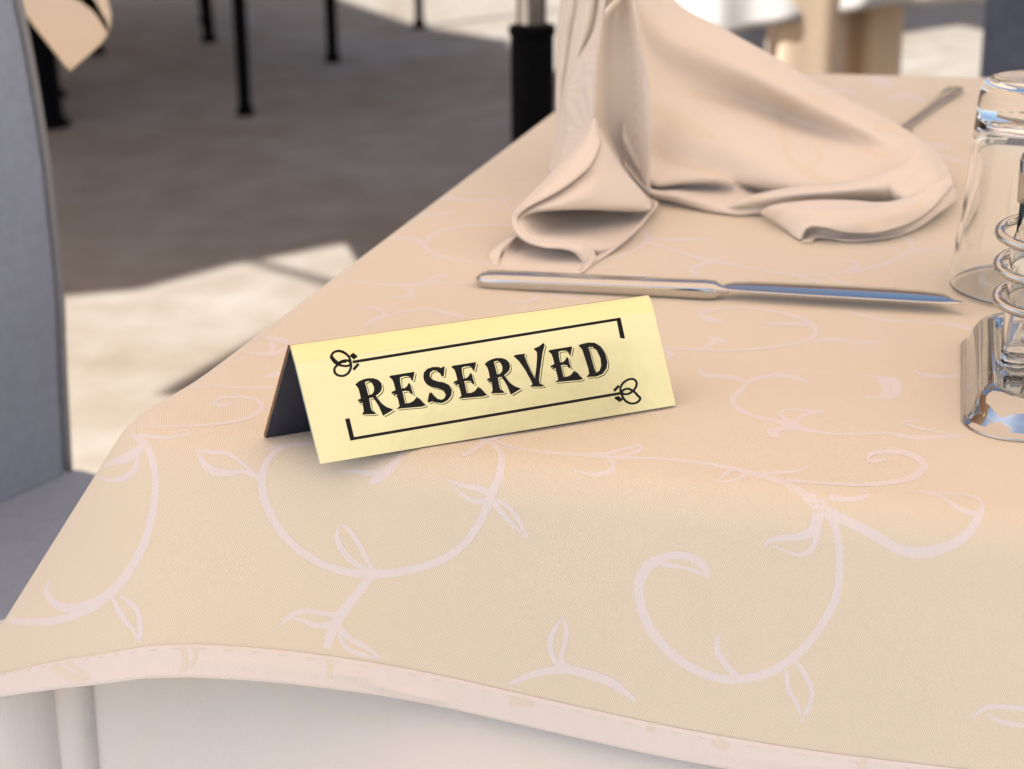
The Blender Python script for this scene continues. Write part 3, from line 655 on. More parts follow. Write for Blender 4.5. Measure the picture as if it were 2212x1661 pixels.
WL = .00105
line_sign([zs((505, 489)), zs((1820, 277))], WL, 'border_line'); line_sign([zs((1806, 272)), zs((1826, 372))], WL * .8, 'border_line'); line_sign([zs((1816, 274)), zs((1838, 374))], WL * .8, 'border_line', .00024)
line_sign([zs((496, 868)), zs((1832, 641))], WL, 'border_line'); line_sign([zs((474, 768)), zs((500, 874))], WL * .9, 'border_line'); line_sign([zs((484, 766)), zs((508, 866))], WL * .7, 'border_line', .00024)
def bow(f, up, lo, ticks):
    for q in (up, lo): line_sign([f(p) for p in q], WL * .78, 'bow_loop', .0002 if q is up else .00026)
    for a, b in ticks: line_sign([f(a), f(b)], WL * .95, 'bow_tick')
bow(z6, [(75,400),(110,345),(180,326),(250,352),(300,400),(322,460),(318,500),(270,518),(190,508),(130,478),(90,430),(72,395)], [(120,545),(160,500),(200,462),(270,446),(320,470),(328,530),(300,600),(240,640),(170,637),(125,600),(118,545)],
    [((322, 378), (380, 424)), ((344, 362), (402, 408)), ((424, 490), (360, 565))])
bow(z6, [(88,398),(120,440),(170,480)], [(172,498),(210,470),(270,462)], [])
bow(z7, [(1608,690),(1640,640),(1700,602),(1755,600),(1788,640),(1772,700),(1720,750),(1660,766),(1615,740),(1608,690)], [(1620,740),(1650,715),(1700,706),(1760,738),(1800,780),(1828,812),(1795,855),(1730,868),(1670,842),(1632,792),(1618,738)],
    [((1592, 672), (1538, 728)), ((1550, 800), (1608, 842)), ((1572, 794), (1628, 832))])

# ------------------------------------------------------------------ table knife
k0, k1 = at_z(1028, 606, TZ + .003), at_z(2083, 656, TZ + .003)
ka = unit(k1 - k0); kl = np.linalg.norm(k1 - k0); kb = np.array([-ka[1], ka[0], 0]); kz = np.array([0, 0, 1.])
kn = empty('dinner_knife', (*k0[:2], TZ), label='stainless table knife lying behind the reserved sign', cat='knife')
def ksec(x, yc, w_, zc, t_, n=28, pw=3.0, tilt=0.):
    th = np.linspace(0, 2 * np.pi, n, endpoint=False); r = []
    for q in th:
        c, s = math.cos(q), math.sin(q); yy = w_ / 2 * abs(c) ** (2 / pw) * (1 if c > 0 else -1); z = t_ / 2 * abs(s) ** (2 / pw) * (1 if s > 0 else -1)
        r.append(k0 + ka * x + kb * (yc + yy * math.cos(tilt)) + kz * (zc - .003 + z + yy * math.sin(tilt)))
    return r
S_ = []
for x, w_, t_ in [(0, .0005, .0005), (.0004, .0040, .0022), (.0014, .0078, .0040), (.003, .0112, .0060), (.006, .0134, .0070), (.012, .0142, .0076), (.04, .0134, .0076), (.07, .0126, .0076), (.095, .0120, .0078), (.110, .0120, .0082), (.1142, .0114, .0074), (.1160, .0090, .0054), (.118, .0060, .0034), (.1205, .0050, .0024)]:
    S_.append(ksec(x * kl / .2275, 0, w_, .0042 - .0002, t_))
hd = MB().grid(np.array(S_).transpose(1, 0, 2), True); under(hd.build('handle', M['steel']), kn)
S_ = []
for x, yc, w_ in [(.117, .0005, .006), (.119, .002, .0098), (.122, .0033, .0128), (.13, .0040, .0150), (.15, .0040, .0172), (.175, .0036, .0184), (.195, .0028, .0182), (.208, .0018, .0172), (.216, .0006, .0152), (.2192, -.0005, .0132), (.2204, -.0020, .0100), (.2222, -.0040, .0062), (.2250, -.0050, .0046), (.2270, -.0054, .0030)]:
    S_.append(ksec(x * kl / .2275, yc, w_, .0050, .0013, pw=2.0, tilt=.028))
under(MB().grid(np.array(S_).transpose(1, 0, 2), True).build('blade', M['steel']), kn)

# ------------------------------------------------------------------ cutlery handle beyond the napkin
f0, f1 = at_z(2066, 190, TZ + .003), at_z(1900, 312, TZ + .003); fa = unit(f1 - f0); fb = np.array([-fa[1], fa[0], 0])
fk = empty('fork', (*f0[:2], TZ), label='steel fork whose handle sticks out behind the napkin', cat='fork')
S_ = []
for x, w_, t_ in [(0, .001, .0006), (.0006, .0070, .0018), (.002, .0105, .0028), (.006, .0124, .0036), (.03, .0112, .0040), (.06, .0070, .0036), (.15, .0060, .0036)]:
    th = np.linspace(0, 2 * np.pi, 20, endpoint=False); S_.append([f0 + fa * x + fb * (w_ / 2 * math.cos(q)) + kz * (t_ / 2 * math.sin(q)) for q in th])
under(MB().grid(np.array(S_).transpose(1, 0, 2), True).build('handle', M['steel']), fk)
hp = f0 + fa * .15
def bar_(p, q, w_, t_): 
    d = unit(q - p); return MB().box((p + q) / 2, (np.linalg.norm(q - p) / 2, w_, t_), [d, unit(np.cross(kz, d)), kz])
under(bar_(hp, hp + fa * .03 , .009, .0009).build('head', M['steel'], bevel=.0008), fk)
for i in range(4): p = hp + fa * .03 + fb * (-.0075 + .005 * i); under(bar_(p, p + fa * .04, .0014, .0009).build('tine', M['steel'], bevel=.0004), fk)

# ------------------------------------------------------------------ upturned tumbler
gc = at_z(2216, 624); gr = .0350
_d = unit(ray(1000, 850)); _r = _d - 2 * (_d @ ns_) * ns_; print('sign reflects', _r, 'elev', math.degrees(math.asin(_r[2])))
gl = empty('drinking_glass', gc, label='clear tumbler standing upside down at the right edge', cat='glass')
gh = .0965
pr = [(0, gh - .0035), (.010, gh - .0028), (.018, gh - .0012), (.0225, gh), (.0255, gh - .0016), (.0272, gh - .005), (.0280, gh - .010), (.0284, gh - .016), (.0290, gh - .024), (.0300, gh - .038), (.0318, gh - .062), (.0335, .018), (.0344, .004), (.0346, .0012), (.0340, .0002), (.0334, .0012),
      (.0330, .005), (.0318, .020), (.0298, gh - .060), (.0280, gh - .034), (.0268, gh - .0245), (.0245, gh - .0195), (.018, gh - .0172), (.008, gh - .0166), (0, gh - .0165)]
g2 = cr(np.c_[np.array(pr), np.zeros(len(pr))], 120)[:, :2]; g2[0, 0] = 0; g2[-1, 0] = 0
under(MB().lathe(g2, gc + [0, 0, .0004], 96).build('tumbler_body', M['glass']), gl)

# ------------------------------------------------------------------ chrome cruet stand
c_l, c_n = at_z(2076, 760), at_z(2076, 915); c_f = at_z(2212, 981)
sdir = unit(c_l - c_n); sx_ = np.array([sdir[1], -sdir[0], 0])
print('stand', c_l, c_n, c_f, at_z(2178, 672))
cs = empty('cruet_stand', c_n, label='chrome condiment stand with wire coil and glass tube at the right edge', cat='condiment stand')
hw, hl = .034, .5 * (np.linalg.norm(c_l - c_n) + .040)
cc_ = c_n + sdir * (np.linalg.norm(c_l - c_n) / 2 + .003) + sx_ * hw
def rrect(a, b, r, z, n=14):
    r = max(r, .0005); P = []
    for (sx, sy, t0) in ((1, 1, 0), (-1, 1, 90), (-1, -1, 180), (1, -1, 270)):
        for t in np.linspace(t0, t0 + 90, n): t = math.radians(t); P.append(cc_ + sx_ * (sx * (a - r) + r * math.cos(t)) + sdir * (sy * (b - r) + r * math.sin(t)) + kz * z)
    return P
L_ = [(0, .0004), (-.0004, .0012), (0, .0022), (.0010, .0028), (.0016, .0030), (.0018, .0036), (.0028, .0050), (.0034, .0070), (.0044, .0098), (.0062, .0126), (.0086, .0144), (.0108, .0150), (.0122, .0149), (.0130, .0140), (.0134, .0126), (.0150, .0116), (.0170, .0112)]
G = np.array([rrect(hw - i, hl - i, .019 - i * .55, z) for i, z in L_]).transpose(1, 0, 2)
tr_ = MB().grid(G, True); nn_ = G.shape[0]; tr_.f.append(tuple(i * G.shape[1] + G.shape[1] - 1 for i in range(nn_)))
under(tr_.build('tray', M['chrome']), cs)
TB = at_y(2213, 590, cc_[1] - .002); tx, ty = TB[0], TB[1]
def tube_y(px, y=None): return at_y(2212, px, ty)[2]
zt = tube_y(420)
gp = [(0, TZ + .0116), (.0058, TZ + .0116), (.0062, TZ + .013), (.0062, tube_y(560)), (.0056, tube_y(520)), (.0044, tube_y(500)), (.0040, tube_y(440)), (.0036, tube_y(436)), (.0030, tube_y(440)), (.0030, tube_y(520)), (.0046, tube_y(545)), (.0052, TZ + .018), (.004, TZ + .0155), (0, TZ + .015)]
under(MB().lathe(gp, (tx, ty, 0), 48).build('glass_tube', M['glass']), cs)
under(MB().lathe([(0, tube_y(455)), (.0028, tube_y(455)), (.0030, tube_y(440)), (.0052, tube_y(436)), (.0054, tube_y(345)), (.0044, tube_y(330)), (0, tube_y(328))], (tx, ty, 0), 32).build('stopper', M['chrome']), cs)
def coil(pys, r0, r1, tube):
    zs_ = [at_y(2212, p, ty)[2] for p in pys]; zt0, zt1 = max(zs_), min(zs_); turns = len(pys)
    pth = []
    for t in np.linspace(-.25, turns - .3, 60 * turns):
        a = 2 * math.pi * t + math.pi; r = r0 + (r1 - r0) * t / turns
        z = zt0 + (zt1 - zt0) * t / (turns - 1); pth.append((tx + r * math.cos(a), ty + r * math.sin(a), z))
    return MB().tube(pth, tube, 14)
under(coil([505, 573, 645], .0105, .0092, .0020).build('wire_coil', M['chrome']), cs)
hp_ = np.array([tx + .012, ty + .012, 0])
under(MB().tube([hp_ + kz * (TZ + .012), hp_ + kz * (TZ + .12), hp_ + kz * (TZ + .2)], .0018, 14).build('upright', M['chrome']), cs)

# ------------------------------------------------------------------ folded napkin
nap = MB()
def patch(rows, nu=60, nv=24, smoothv=True):
    """cloth sheet lofted through rows of (x, y, distance)"""
    def pt(x, y, Y):
        q = at_y(x, y, Y)
        return q if q[2] > TZ + .0012 else at_z(x, y, TZ + .0012)      # rests on the cloth
    Rw = [np.array([pt(x, y, Y) for x, y, Y in cr(r, nu)]) for r in rows]
    Rw = np.array(Rw); out = []
    for i in range(nu):
        col = Rw[:, i]
        if smoothv and len(col) > 2: col = cr(col, nv)
        else:
            s = np.linspace(0, len(col) - 1, nv); col = np.stack([np.interp(s, range(len(col)), col[:, k]) for k in range(3)], 1)
        out.append(col)
    return np.array(out)
def zf(L, d): return [(x * .374 + 1026, y * .374, q) for (x, y), q in zip(L, d if hasattr(d, '__len__') else [d] * len(L))]
def zg(L, d): return [(x * .3418 + 1350, y * .3418 + 216, q) for (x, y), q in zip(L, d if hasattr(d, '__len__') else [d] * len(L))]
def lin(a, b, n): return list(np.linspace(a, b, n))
# body: tent of cloth falling from the peak (above the frame) to the right
body = patch([
  [(1360, -150, 1.10), (1455, -2, 1.10), (1562, 62, 1.10), (1669, 121, 1.09), (1776, 186, 1.08), (1884, 240, 1.065), (1948, 275, 1.05), (1991, 304, 1.04), (2023, 331, 1.03), (2052, 368, 1.02)],
  [(1360, -145, 1.085), (1452, 4, 1.085), (1558, 68, 1.08), (1665, 128, 1.07), (1772, 193, 1.06), (1880, 247, 1.045), (1943, 282, 1.03), (1984, 312, 1.02), (2014, 340, 1.01), (2040, 378, 1.00)],
  [(1345, -80, 1.055), (1425, 60, 1.055), (1530, 120, 1.05), (1640, 170, 1.045), (1750, 225, 1.035), (1860, 275, 1.02), (1920, 305, 1.01), (1965, 335, 1.00), (2000, 362, .99), (2022, 395, .985)],
  [(1345, 0, 1.050), (1410, 130, 1.050), (1510, 190, 1.052), (1620, 225, 1.058), (1730, 268, 1.050), (1840, 305, 1.025), (1900, 330, 1.005), (1945, 358, .99), (1980, 385, .98), (2005, 410, .975)],
  [(1345, 60, 1.030), (1405, 190, 1.030), (1500, 240, 1.022), (1610, 275, 1.015), (1720, 310, 1.010), (1820, 340, .995), (1880, 362, .985), (1925, 385, .975), (1960, 408, .968), (1985, 430, .965)],
  [(1345, 120, 1.015), (1402, 250, 1.015), (1495, 295, 1.002), (1600, 325, .992), (1700, 355, .985), (1790, 378, .975), (1850, 396, .968), (1895, 414, .962), (1930, 430, .96), (1960, 448, .957)],
  [(1345, 200, 1.005), (1402, 330, 1.002), (1490, 362, .992), (1590, 384, .985), (1680, 400, .975), (1760, 412, .966), (1820, 424, .96), (1865, 436, .955), (1900, 448, .953), (1930, 462, .951)],
  [(1345, 290, .99), (1402, 388, .984), (1480, 390, .982), (1560, 390, .980), (1640, 412, .995), (1720, 420, .978), (1780, 430, .965), (1830, 442, .958), (1870, 454, .954), (1905, 470, .951)],
  [(1345, 330, .998), (1402, 400, 1.0), (1470, 403, 1.0), (1550, 406, .994), (1620, 426, .975), (1690, 432, .985), (1750, 436, .972), (1800, 448, .962), (1845, 462, .957), (1880, 478, .952)],
  [(1350, 360, .985), (1402, 411, .975), (1460, 422, .966), (1530, 438, .958), (1590, 448, .953), (1660, 446, .952), (1720, 452, .965), (1780, 462, .958), (1825, 474, .952), (1860, 488, .948)],
  [(1355, 380, 1.004), (1404, 424, 1.004), (1458, 438, 1.000), (1525, 455, .985), (1590, 464, .975), (1660, 462, .972), (1715, 466, .968), (1770, 474, .960), (1815, 484, .954), (1850, 496, .95)],
], 130, 110)
nap.grid(body)
# long roll that runs to the right end, upper lip
nap.grid(patch([
  zg([(560,692),(680,640),(820,600),(960,570),(1120,548),(1320,535),(1500,500),(1640,460),(1760,400),(1880,300),(1960,360),(2052,450)], [.972,.968,.963,.960,.958,.955,.956,.960,.970,.985,.99,1.0]),
  zg([(560,696),(680,652),(820,612),(960,590),(1120,568),(1320,556),(1500,530),(1640,500),(1760,460),(1880,400),(1970,410),(2054,456)], [.962,.955,.950,.945,.942,.940,.942,.946,.955,.968,.978,.995]),
  zg([(560,700),(680,672),(820,640),(960,620),(1120,598),(1320,586),(1500,572),(1640,560),(1760,530),(1880,490),(1975,460),(2056,462)], [.960,.950,.945,.940,.936,.934,.936,.940,.946,.955,.968,.99]),
  zg([(562,704),(690,692),(830,672),(960,652),(1120,628),(1320,614),(1500,610),(1650,605),(1750,580),(1880,545),(1980,500),(2058,468)], [.964,.955,.950,.946,.944,.945,.948,.944,.938,.944,.96,.985]),
  zg([(566,706),(700,706),(835,700),(940,680),(1080,654),(1280,640),(1480,634),(1640,636),(1740,625),(1870,590),(1985,530),(2062,476)], [.972,.965,.962,.960,.962,.968,.975,.962,.936,.938,.954,.98]),
], 110, 30))
# lower flap of the roll lying on the table
nap.grid(patch([
  zg([(850,712),(930,668),(1080,645),(1240,634),(1420,636),(1580,648),(1700,640),(1800,606),(1900,560),(1990,510),(2056,456)], [.945,.935,.928,.925,.925,.926,.930,.937,.945,.955,.985]),
  zg([(862,720),(950,682),(1090,672),(1240,664),(1420,668),(1570,676),(1700,668),(1810,636),(1905,590),(1992,535),(2060,470)], [.940,.925,.917,.913,.912,.914,.918,.926,.936,.948,.98]),
  zg([(900,738),(980,740),(1110,730),(1250,722),(1420,728),(1570,730),(1710,712),(1820,680),(1915,625),(1998,560),(2064,490)], [.935,.918,.908,.902,.900,.902,.908,.916,.928,.942,.972]),
  zg([(950,770),(1020,800),(1130,790),(1260,782),(1420,790),(1580,788),(1720,764),(1830,724),(1925,662),(2004,590),(2068,510)], [.930,.912,.902,.896,.894,.897,.904,.912,.924,.938,.966]),
  zg([(985,792),(1050,845),(1100,880),(1118,870),(1128,836),(1150,808),(1190,796),(1260,804),(1360,832),(1480,842),(1600,836),(1730,806),(1840,758),(1935,690),(2008,612),(2072,530)], [.928,.908,.898,.897,.896,.896,.896,.894,.893,.893,.894,.902,.912,.922,.936,.96]),
], 150, 30))
nap.grid(patch([
  zg([(1126,842),(1150,815),(1190,803),(1260,812),(1360,838),(1480,848),(1600,842),(1730,812),(1840,764),(1935,696),(2008,618),(2072,536)], [.905,.905,.905,.903,.902,.902,.903,.909,.918,.928,.941,.964]),
  zg([(1118,880),(1150,850),(1195,835),(1260,840),(1360,860),(1480,866),(1600,862),(1740,834),(1850,785),(1950,712),(2030,640),(2090,580)], [.904,.904,.903,.902,.901,.901,.902,.908,.917,.929,.944,.968]),
  zg([(1120,898),(1180,897),(1196,880),(1215,868),(1300,876),(1420,892),(1600,878),(1760,848),(1870,795),(1970,722),(2040,672),(2098,626)], [.902,.897,.897,.898,.899,.899,.901,.908,.918,.931,.946,.972]),
], 110, 12))
# left tall pleats
nap.grid(patch([
  zf([(505,-260),(497,0),(480,170),(472,400),(468,600),(474,720),(450,870),(422,985)], [1.060,1.055,1.05,1.045,1.04,1.035,1.03,1.03]),
  zf([(560,-260),(552,0),(525,170),(500,400),(486,600),(482,720),(462,870),(436,1000)], [1.025,1.022,1.02,1.02,1.02,1.018,1.015,1.016]),
  zf([(610,-260),(598,0),(568,170),(535,400),(506,600),(494,720),(475,870),(448,1004)], [1.030,1.027,1.025,1.022,1.02,1.016,1.012,1.012]),
], 60, 16))
nap.grid(patch([
  zf([(606,-260),(594,0),(564,170),(531,400),(502,600),(490,720),(471,870),(446,1004)], [1.026,1.023,1.021,1.018,1.016,1.012,1.008,1.010]),
  zf([(680,-260),(665,0),(630,170),(575,400),(545,600),(540,720),(515,860),(456,1000)], [.998,.998,.997,.998,.998,.996,.994,1.000]),
  zf([(745,-260),(722,0),(690,170),(600,330),(560,440),(525,600),(520,820),(466,990)], [1.010,1.008,1.006,1.004,1.004,1.004,1.002,1.0]),
], 60, 16))
nap.grid(patch([
  zf([(742,-260),(718,0),(686,170),(598,330),(556,440),(522,580),(515,800),(462,990)], [1.006,1.004,1.002,1.000,.999,.998,.996,.994]),
  zf([(752,-260),(732,0),(705,170),(650,330),(630,440),(625,560),(605,760),(505,960)], [.985,.984,.983,.982,.981,.980,.980,.982]),
  zf([(765,-260),(745,0),(722,170),(700,330),(690,440),(688,600),(672,740),(560,910)], [.972,.972,.972,.971,.970,.970,.970,.976]),
], 60, 16))
# central panel between the front edge and the right-hand pleat edge
nap.grid(patch([
  zf([(770,-260),(748,0),(724,170),(702,330),(692,440),(690,600),(708,735),(800,900),(900,1040),(985,1120)], [.970,.970,.970,.969,.968,.968,.972,.975,.978,.98]),
  zf([(815,-260),(805,0),(790,170),(785,330),(785,440),(785,600),(795,735),(850,900),(925,1040),(990,1125)], [.990,.990,.990,.990,.990,.992,.996,.996,.990,.985]),
  zf([(880,-260),(872,0),(880,170),(895,330),(905,440),(912,600),(915,760),(930,900),(962,1040),(998,1130)], [.985,.985,.985,.985,.986,.988,.990,.99,.986,.982]),
  zf([(925,-260),(922,0),(942,170),(966,330),(985,450),(998,600),(1000,760),(1000,900),(1000,1040),(1003,1134)], [.968,.968,.968,.968,.969,.970,.972,.974,.975,.976]),
  zf([(938,-260),(936,0),(956,170),(980,330),(1000,460),(1014,600),(1015,760),(1012,900),(1010,1040),(1008,1136)], [.975,.975,.975,.975,.976,.977,.979,.981,.982,.983]),
], 70, 40))
nap.grid(patch([zf([(748,60),(752,82),(742,104)], [.966,.964,.966]), zf([(790,10),(792,36),(770,84)], [.972,.970,.975]), zf([(850,-40),(850,-8),(832,20)], [.978,.976,.98])], 12, 10))
# funnel: outer layer of the front curl
nap.grid(patch([
  zf([(690,680),(640,770),(560,880),(480,960),(350,1095),(255,1190),(225,1235),(216,1275),(232,1325)], [.967,.955,.940,.932,.915,.902,.898,.895,.889]),
  zf([(698,688),(668,790),(600,895),(520,985),(400,1100),(285,1190),(240,1240),(228,1280),(242,1325)], [.963,.944,.926,.915,.900,.890,.888,.887,.884]),
  zf([(712,735),(722,830),(682,930),(610,1010),(480,1105),(320,1190),(262,1230),(243,1275),(256,1330)], [.962,.940,.920,.910,.898,.890,.889,.888,.885]),
], 70, 14))
nap.grid(patch([
  zf([(712,735),(724,832),(686,932),(614,1014),(484,1110),(330,1190),(270,1232),(250,1262)], [.962,.945,.926,.916,.904,.896,.896,.896]),
  zf([(725,760),(760,880),(740,990),(690,1065),(580,1140),(430,1190),(340,1212),(270,1242)], [.962,.944,.924,.910,.898,.892,.892,.894]),
  zf([(760,825),(820,950),(850,1040),(820,1100),(720,1160),(560,1194),(430,1208),(330,1225)], [.962,.948,.932,.920,.906,.897,.894,.894]),
  zf([(790,880),(860,990),(945,1090),(960,1140),(880,1190),(700,1202),(540,1204),(390,1215)], [.964,.955,.944,.936,.920,.908,.902,.899]),
  zf([(800,900),(870,995),(985,1130),(1020,1180),(990,1216),(830,1216),(620,1206),(385,1216)], [.972,.966,.955,.945,.935,.925,.915,.905]),
], 80, 40))
# floor of the funnel running back into the dark
nap.grid(patch([
  zf([(262,1205),(480,1078),(690,1005),(860,1045),(1030,1165)], [.905,.917,.937,.947,.957]),
  zf([(300,1205),(560,1120),(760,1120),(920,1150),(1050,1160)], [.94,.985,.985,.98,.962]),
  zf([(370,1220),(560,1240),(760,1240),(940,1220),(1046,1176)], [.955,.978,.978,.965,.950]),
  zf([(300,1243),(470,1285),(700,1300),(880,1280),(1000,1240)], [.907,.93,.94,.94,.945]),
  zf([(262,1262),(380,1350),(620,1372),(790,1372),(930,1330)], [.890,.894,.898,.903,.912]),
  zf([(250,1285),(330,1372),(560,1402),(700,1450),(860,1400)], [.886,.872,.868,.872,.893]),
  zf([(256,1320),(345,1392),(560,1412),(672,1440),(735,1490)], [.880,.868,.864,.866,.876]),
], 80, 40))
# doubled rim in front
nap.grid(patch([
  zf([(243,1240),(244,1275),(268,1325),(330,1376),(430,1402),(530,1406),(620,1410),(676,1440),(698,1480),(680,1510)], [.891,.886,.880,.872,.866,.864,.862,.862,.862,.862]),
  zf([(218,1250),(220,1290),(240,1340),(300,1392),(400,1424),(500,1432),(590,1450),(640,1500),(646,1550),(620,1575)], [.888,.883,.876,.868,.862,.860,.858,.857,.857,.857]),
  zf([(216,1262),(222,1310),(262,1372),(330,1408),(410,1428),(500,1434),(570,1456),(612,1500),(618,1545),(602,1584)], [.891,.886,.878,.870,.864,.862,.860,.860,.860,.858]),
], 70, 10))
nap.grid(patch([
  zf([(700,1478),(760,1450),(860,1395),(960,1290),(1052,1166)], [.866,.874,.888,.912,.955]),
  zf([(672,1520),(740,1480),(850,1400),(955,1298),(1056,1172)], [.861,.870,.885,.909,.956]),
  zf([(602,1586),(690,1520),(800,1445),(930,1335),(1058,1180)], [.857,.866,.881,.906,.958]),
], 40, 8))
# inside of the lower curl
nap.grid(patch([
  zf([(262,1350),(340,1400),(430,1418),(520,1425),(590,1452),(630,1510)], [.895,.90,.905,.905,.895,.866]),
  zf([(210,1400),(300,1450),(400,1470),(500,1475),(580,1490),(620,1530)], [.885,.89,.895,.895,.885,.864]),
  zf([(165,1470),(260,1505),(380,1525),(490,1525),(570,1530),(612,1556)], [.872,.873,.875,.875,.868,.860]),
  zf([(135,1575),(240,1582),(360,1586),(470,1588),(545,1588),(602,1586)], [.853,.853,.852,.852,.853,.855]),
], 50, 24))
nap.grid(patch([
  zf([(275,1345),(215,1385),(160,1440),(140,1500),(137,1565)], [.885,.880,.875,.868,.860]),
  zf([(240,1350),(165,1395),(90,1455),(80,1490),(105,1524)], [.895,.885,.878,.874,.868]),
], 24, 6))
napo = nap.build('napkin', M['napkin']); tag(napo, 'folded peach cloth napkin standing behind the knife', 'napkin')
tri(napo)
nbv = BVHTree.FromPolygons([tuple(v.co) for v in napo.data.vertices], [tuple(p.vertices) for p in napo.data.polygons])
solid(napo, .0007)
NV = T([[(430,-40,50),(560,-10,60),(700,20,50)], [(180,60,60),(300,120,90),(420,180,90),(560,235,30)], [(150,260,40),(260,350,50),(400,410,50),(560,460,44),(700,510,40),(840,580,30)],
  [(960,60,50),(990,180,48),(1010,290,50),(1060,400,56),(1180,470,60),(1300,520,40)], [(900,-60,50),(980,10,60),(1150,-10,60),(1280,40,60),(1330,110,40)], [(1000,90,40),(1120,20,50)],
  [(1580,170,60),(1700,190,60),(1800,230,40)], [(1500,290,20),(1640,360,20),(1800,280,14)], [(1440,800,30),(1600,790,50),(1740,730,50),(1880,640,34)], [(700,700,24),(800,640,44),(860,610,30)], [(1600,860,40),(1720,820,40)],
  [(960,720,50),(1050,690,40)], [(1150,430,40),(1230,370,50),(1200,300,20)]], .3418, 1350, 216)
ribbons(NV, 'napkin_vine', M['napvine'], napo, nbv, lift=.00042, step=5)

NS = T([[(960,700,5),(1100,690,5),(1300,685,5),(1500,686,5),(1620,674,5)], [(1700,640,5),(1780,540,5),(1850,400,5),(1885,310,5)]], .3418, 1350, 216) + T([[(632,330,5),(627,450,5),(638,560,5),(655,640,5)], [(955,300,4),(985,470,4),(998,700,4),(996,900,4)]], .374, 1026, 0)
ribbons(NS, 'stitching', M['napstitch'], napo, nbv, lift=.00046, step=5)

# ------------------------------------------------------------------ near chair (left)
J1, J0 = at_z(150, 1016, .462), at_z(0, 1086, .462)
cd_ = unit(J0 - J1); fn = np.array([-cd_[1], cd_[0], 0]);
if fn[0] < 0: fn = -fn                        # faces the table
ch = empty('dining_chair', (J1[0] + cd_[0] * .2, J1[1] + cd_[1] * .2, 0), label='grey-blue upholstered high-backed chair at the left, beside the laid table', cat='chair')
epx = [(152, 1016), (146, 900), (140, 780), (135, 640), (122, 500), (104, 340), (76, 160), (44, 0), (4, -150)]
ed = []
for x, y in epx:
    q = on_plane(x, y, J1, unit(np.cross(fn, kz))); ed.append(q)
ed = cr(ed, 30); zmax = ed[-1][2]; print('chair top', zmax)
P = np.array([[p + cd_ * t * .44 - fn * .012 * math.sin(math.pi * t) for t in np.linspace(0, 1, 12)] for p in ed])
Pb = P - fn * .055
def slab(Fr, Bk):
    mb = MB(); mb.grid(Fr); mb.grid(Bk); nu, nv = Fr.shape[:2]
    for ring in ((Fr[:, 0], Bk[:, 0]), (Fr[:, -1], Bk[:, -1]), (Fr[0], Bk[0]), (Fr[-1], Bk[-1])): mb.grid(np.array(ring))
    return mb
lift = np.array([0, 0, -.10]); 
Pe = np.concatenate([P[:1] + lift, P], 0); Pbe = np.concatenate([Pb[:1] + lift, Pb], 0)
b_ = slab(Pe, Pbe).build('backrest', M['grey'], bevel=.010, seg=4); under(b_, ch)
under(MB().tube(ed - fn * .001 + cd_ * .001, .0030, 10).build('piping', M['piping']), ch)
sc_ = J1 + cd_ * .21 + fn * .24
st_ = MB().box((sc_[0], sc_[1], .432), (.25, .225, .030), [fn, cd_, kz]).build('seat', M['grey'], bevel=.014, seg=4); under(st_, ch)
for a in (-1, 1):
    for b in (-1, 1):
        p = sc_ + fn * a * .20 + cd_ * b * .19; under(MB().box((p[0], p[1], .2015), (.02, .02, .2005)).build('leg', M['black'], smooth=False, bevel=.003), ch)

# ------------------------------------------------------------------ background: parasol post
py_ = 1.95
pc = at_y(1150, 180, py_); pz = at_y(1150, 63, py_)[2]
ps_ = empty('parasol_post', (pc[0], py_, 0), label='black and chrome parasol post rising behind the table', cat='post')
pr_ = 46 / F_PX * np.linalg.norm(pc - CAM)
def cyl(c, r, z0, z1, n=40): return MB().lathe([(0, z0), (r * .97, z0), (r, z0 + .002), (r, z1 - .002), (r * .97, z1), (0, z1)], (c[0], c[1], 0), n)
under(cyl(pc, pr_, .0, pz).build('black_sleeve', M['black']), ps_)
under(cyl(pc, pr_ * .70, pz, 2.3).build('chrome_pole', M['chrome']), ps_)
under(cyl(pc, pr_ * 1.08, pz - .006, pz + .004).build('collar', M['black']), ps_)
under(cyl(pc, .24, 0, .05).build('base', M['black']), ps_)

# ------------------------------------------------------------------ background left: table with cream overlay, black furniture legs
def draped_square(cx, cy, half, rot, z, drop, tip, zt, n=24, curl=.02):
    """overlay thrown diagonally over a table: flat top, four sides hanging to points"""
    ca, sa = math.cos(rot), math.sin(rot); mb = MB()
    ax, ay = np.array([ca, sa, 0]), np.array([-sa, ca, 0]); c = np.array([cx, cy, 0])
    top = [[c + ax * half * u + ay * half * v + kz * z for v in np.linspace(-1, 1, 8)] for u in np.linspace(-1, 1, 8)]; mb.grid(top)
    for k in range(4):
        a = math.pi / 2 * k; o = ax * math.cos(a) + ay * math.sin(a); s = -ax * math.sin(a) + ay * math.cos(a); rows = []
        for t in np.linspace(-1, 1, n):
            L = drop + (tip - drop) * (abs(t) ** 2.2); col = []
            for q in np.linspace(0, 1, 10):
                fl = (abs(t) ** 3) * .25 * L; wob = .012 * math.sin(t * 11 + k) * q
                col.append(c + o * (half + (.01 + fl * .5) * q + wob) + s * (t * half + np.sign(t) * fl * .5 * q) + kz * (z - L * q - (.003 if q > 0 else 0)))
            rows.append(col)
        mb.grid(rows)
    return mb
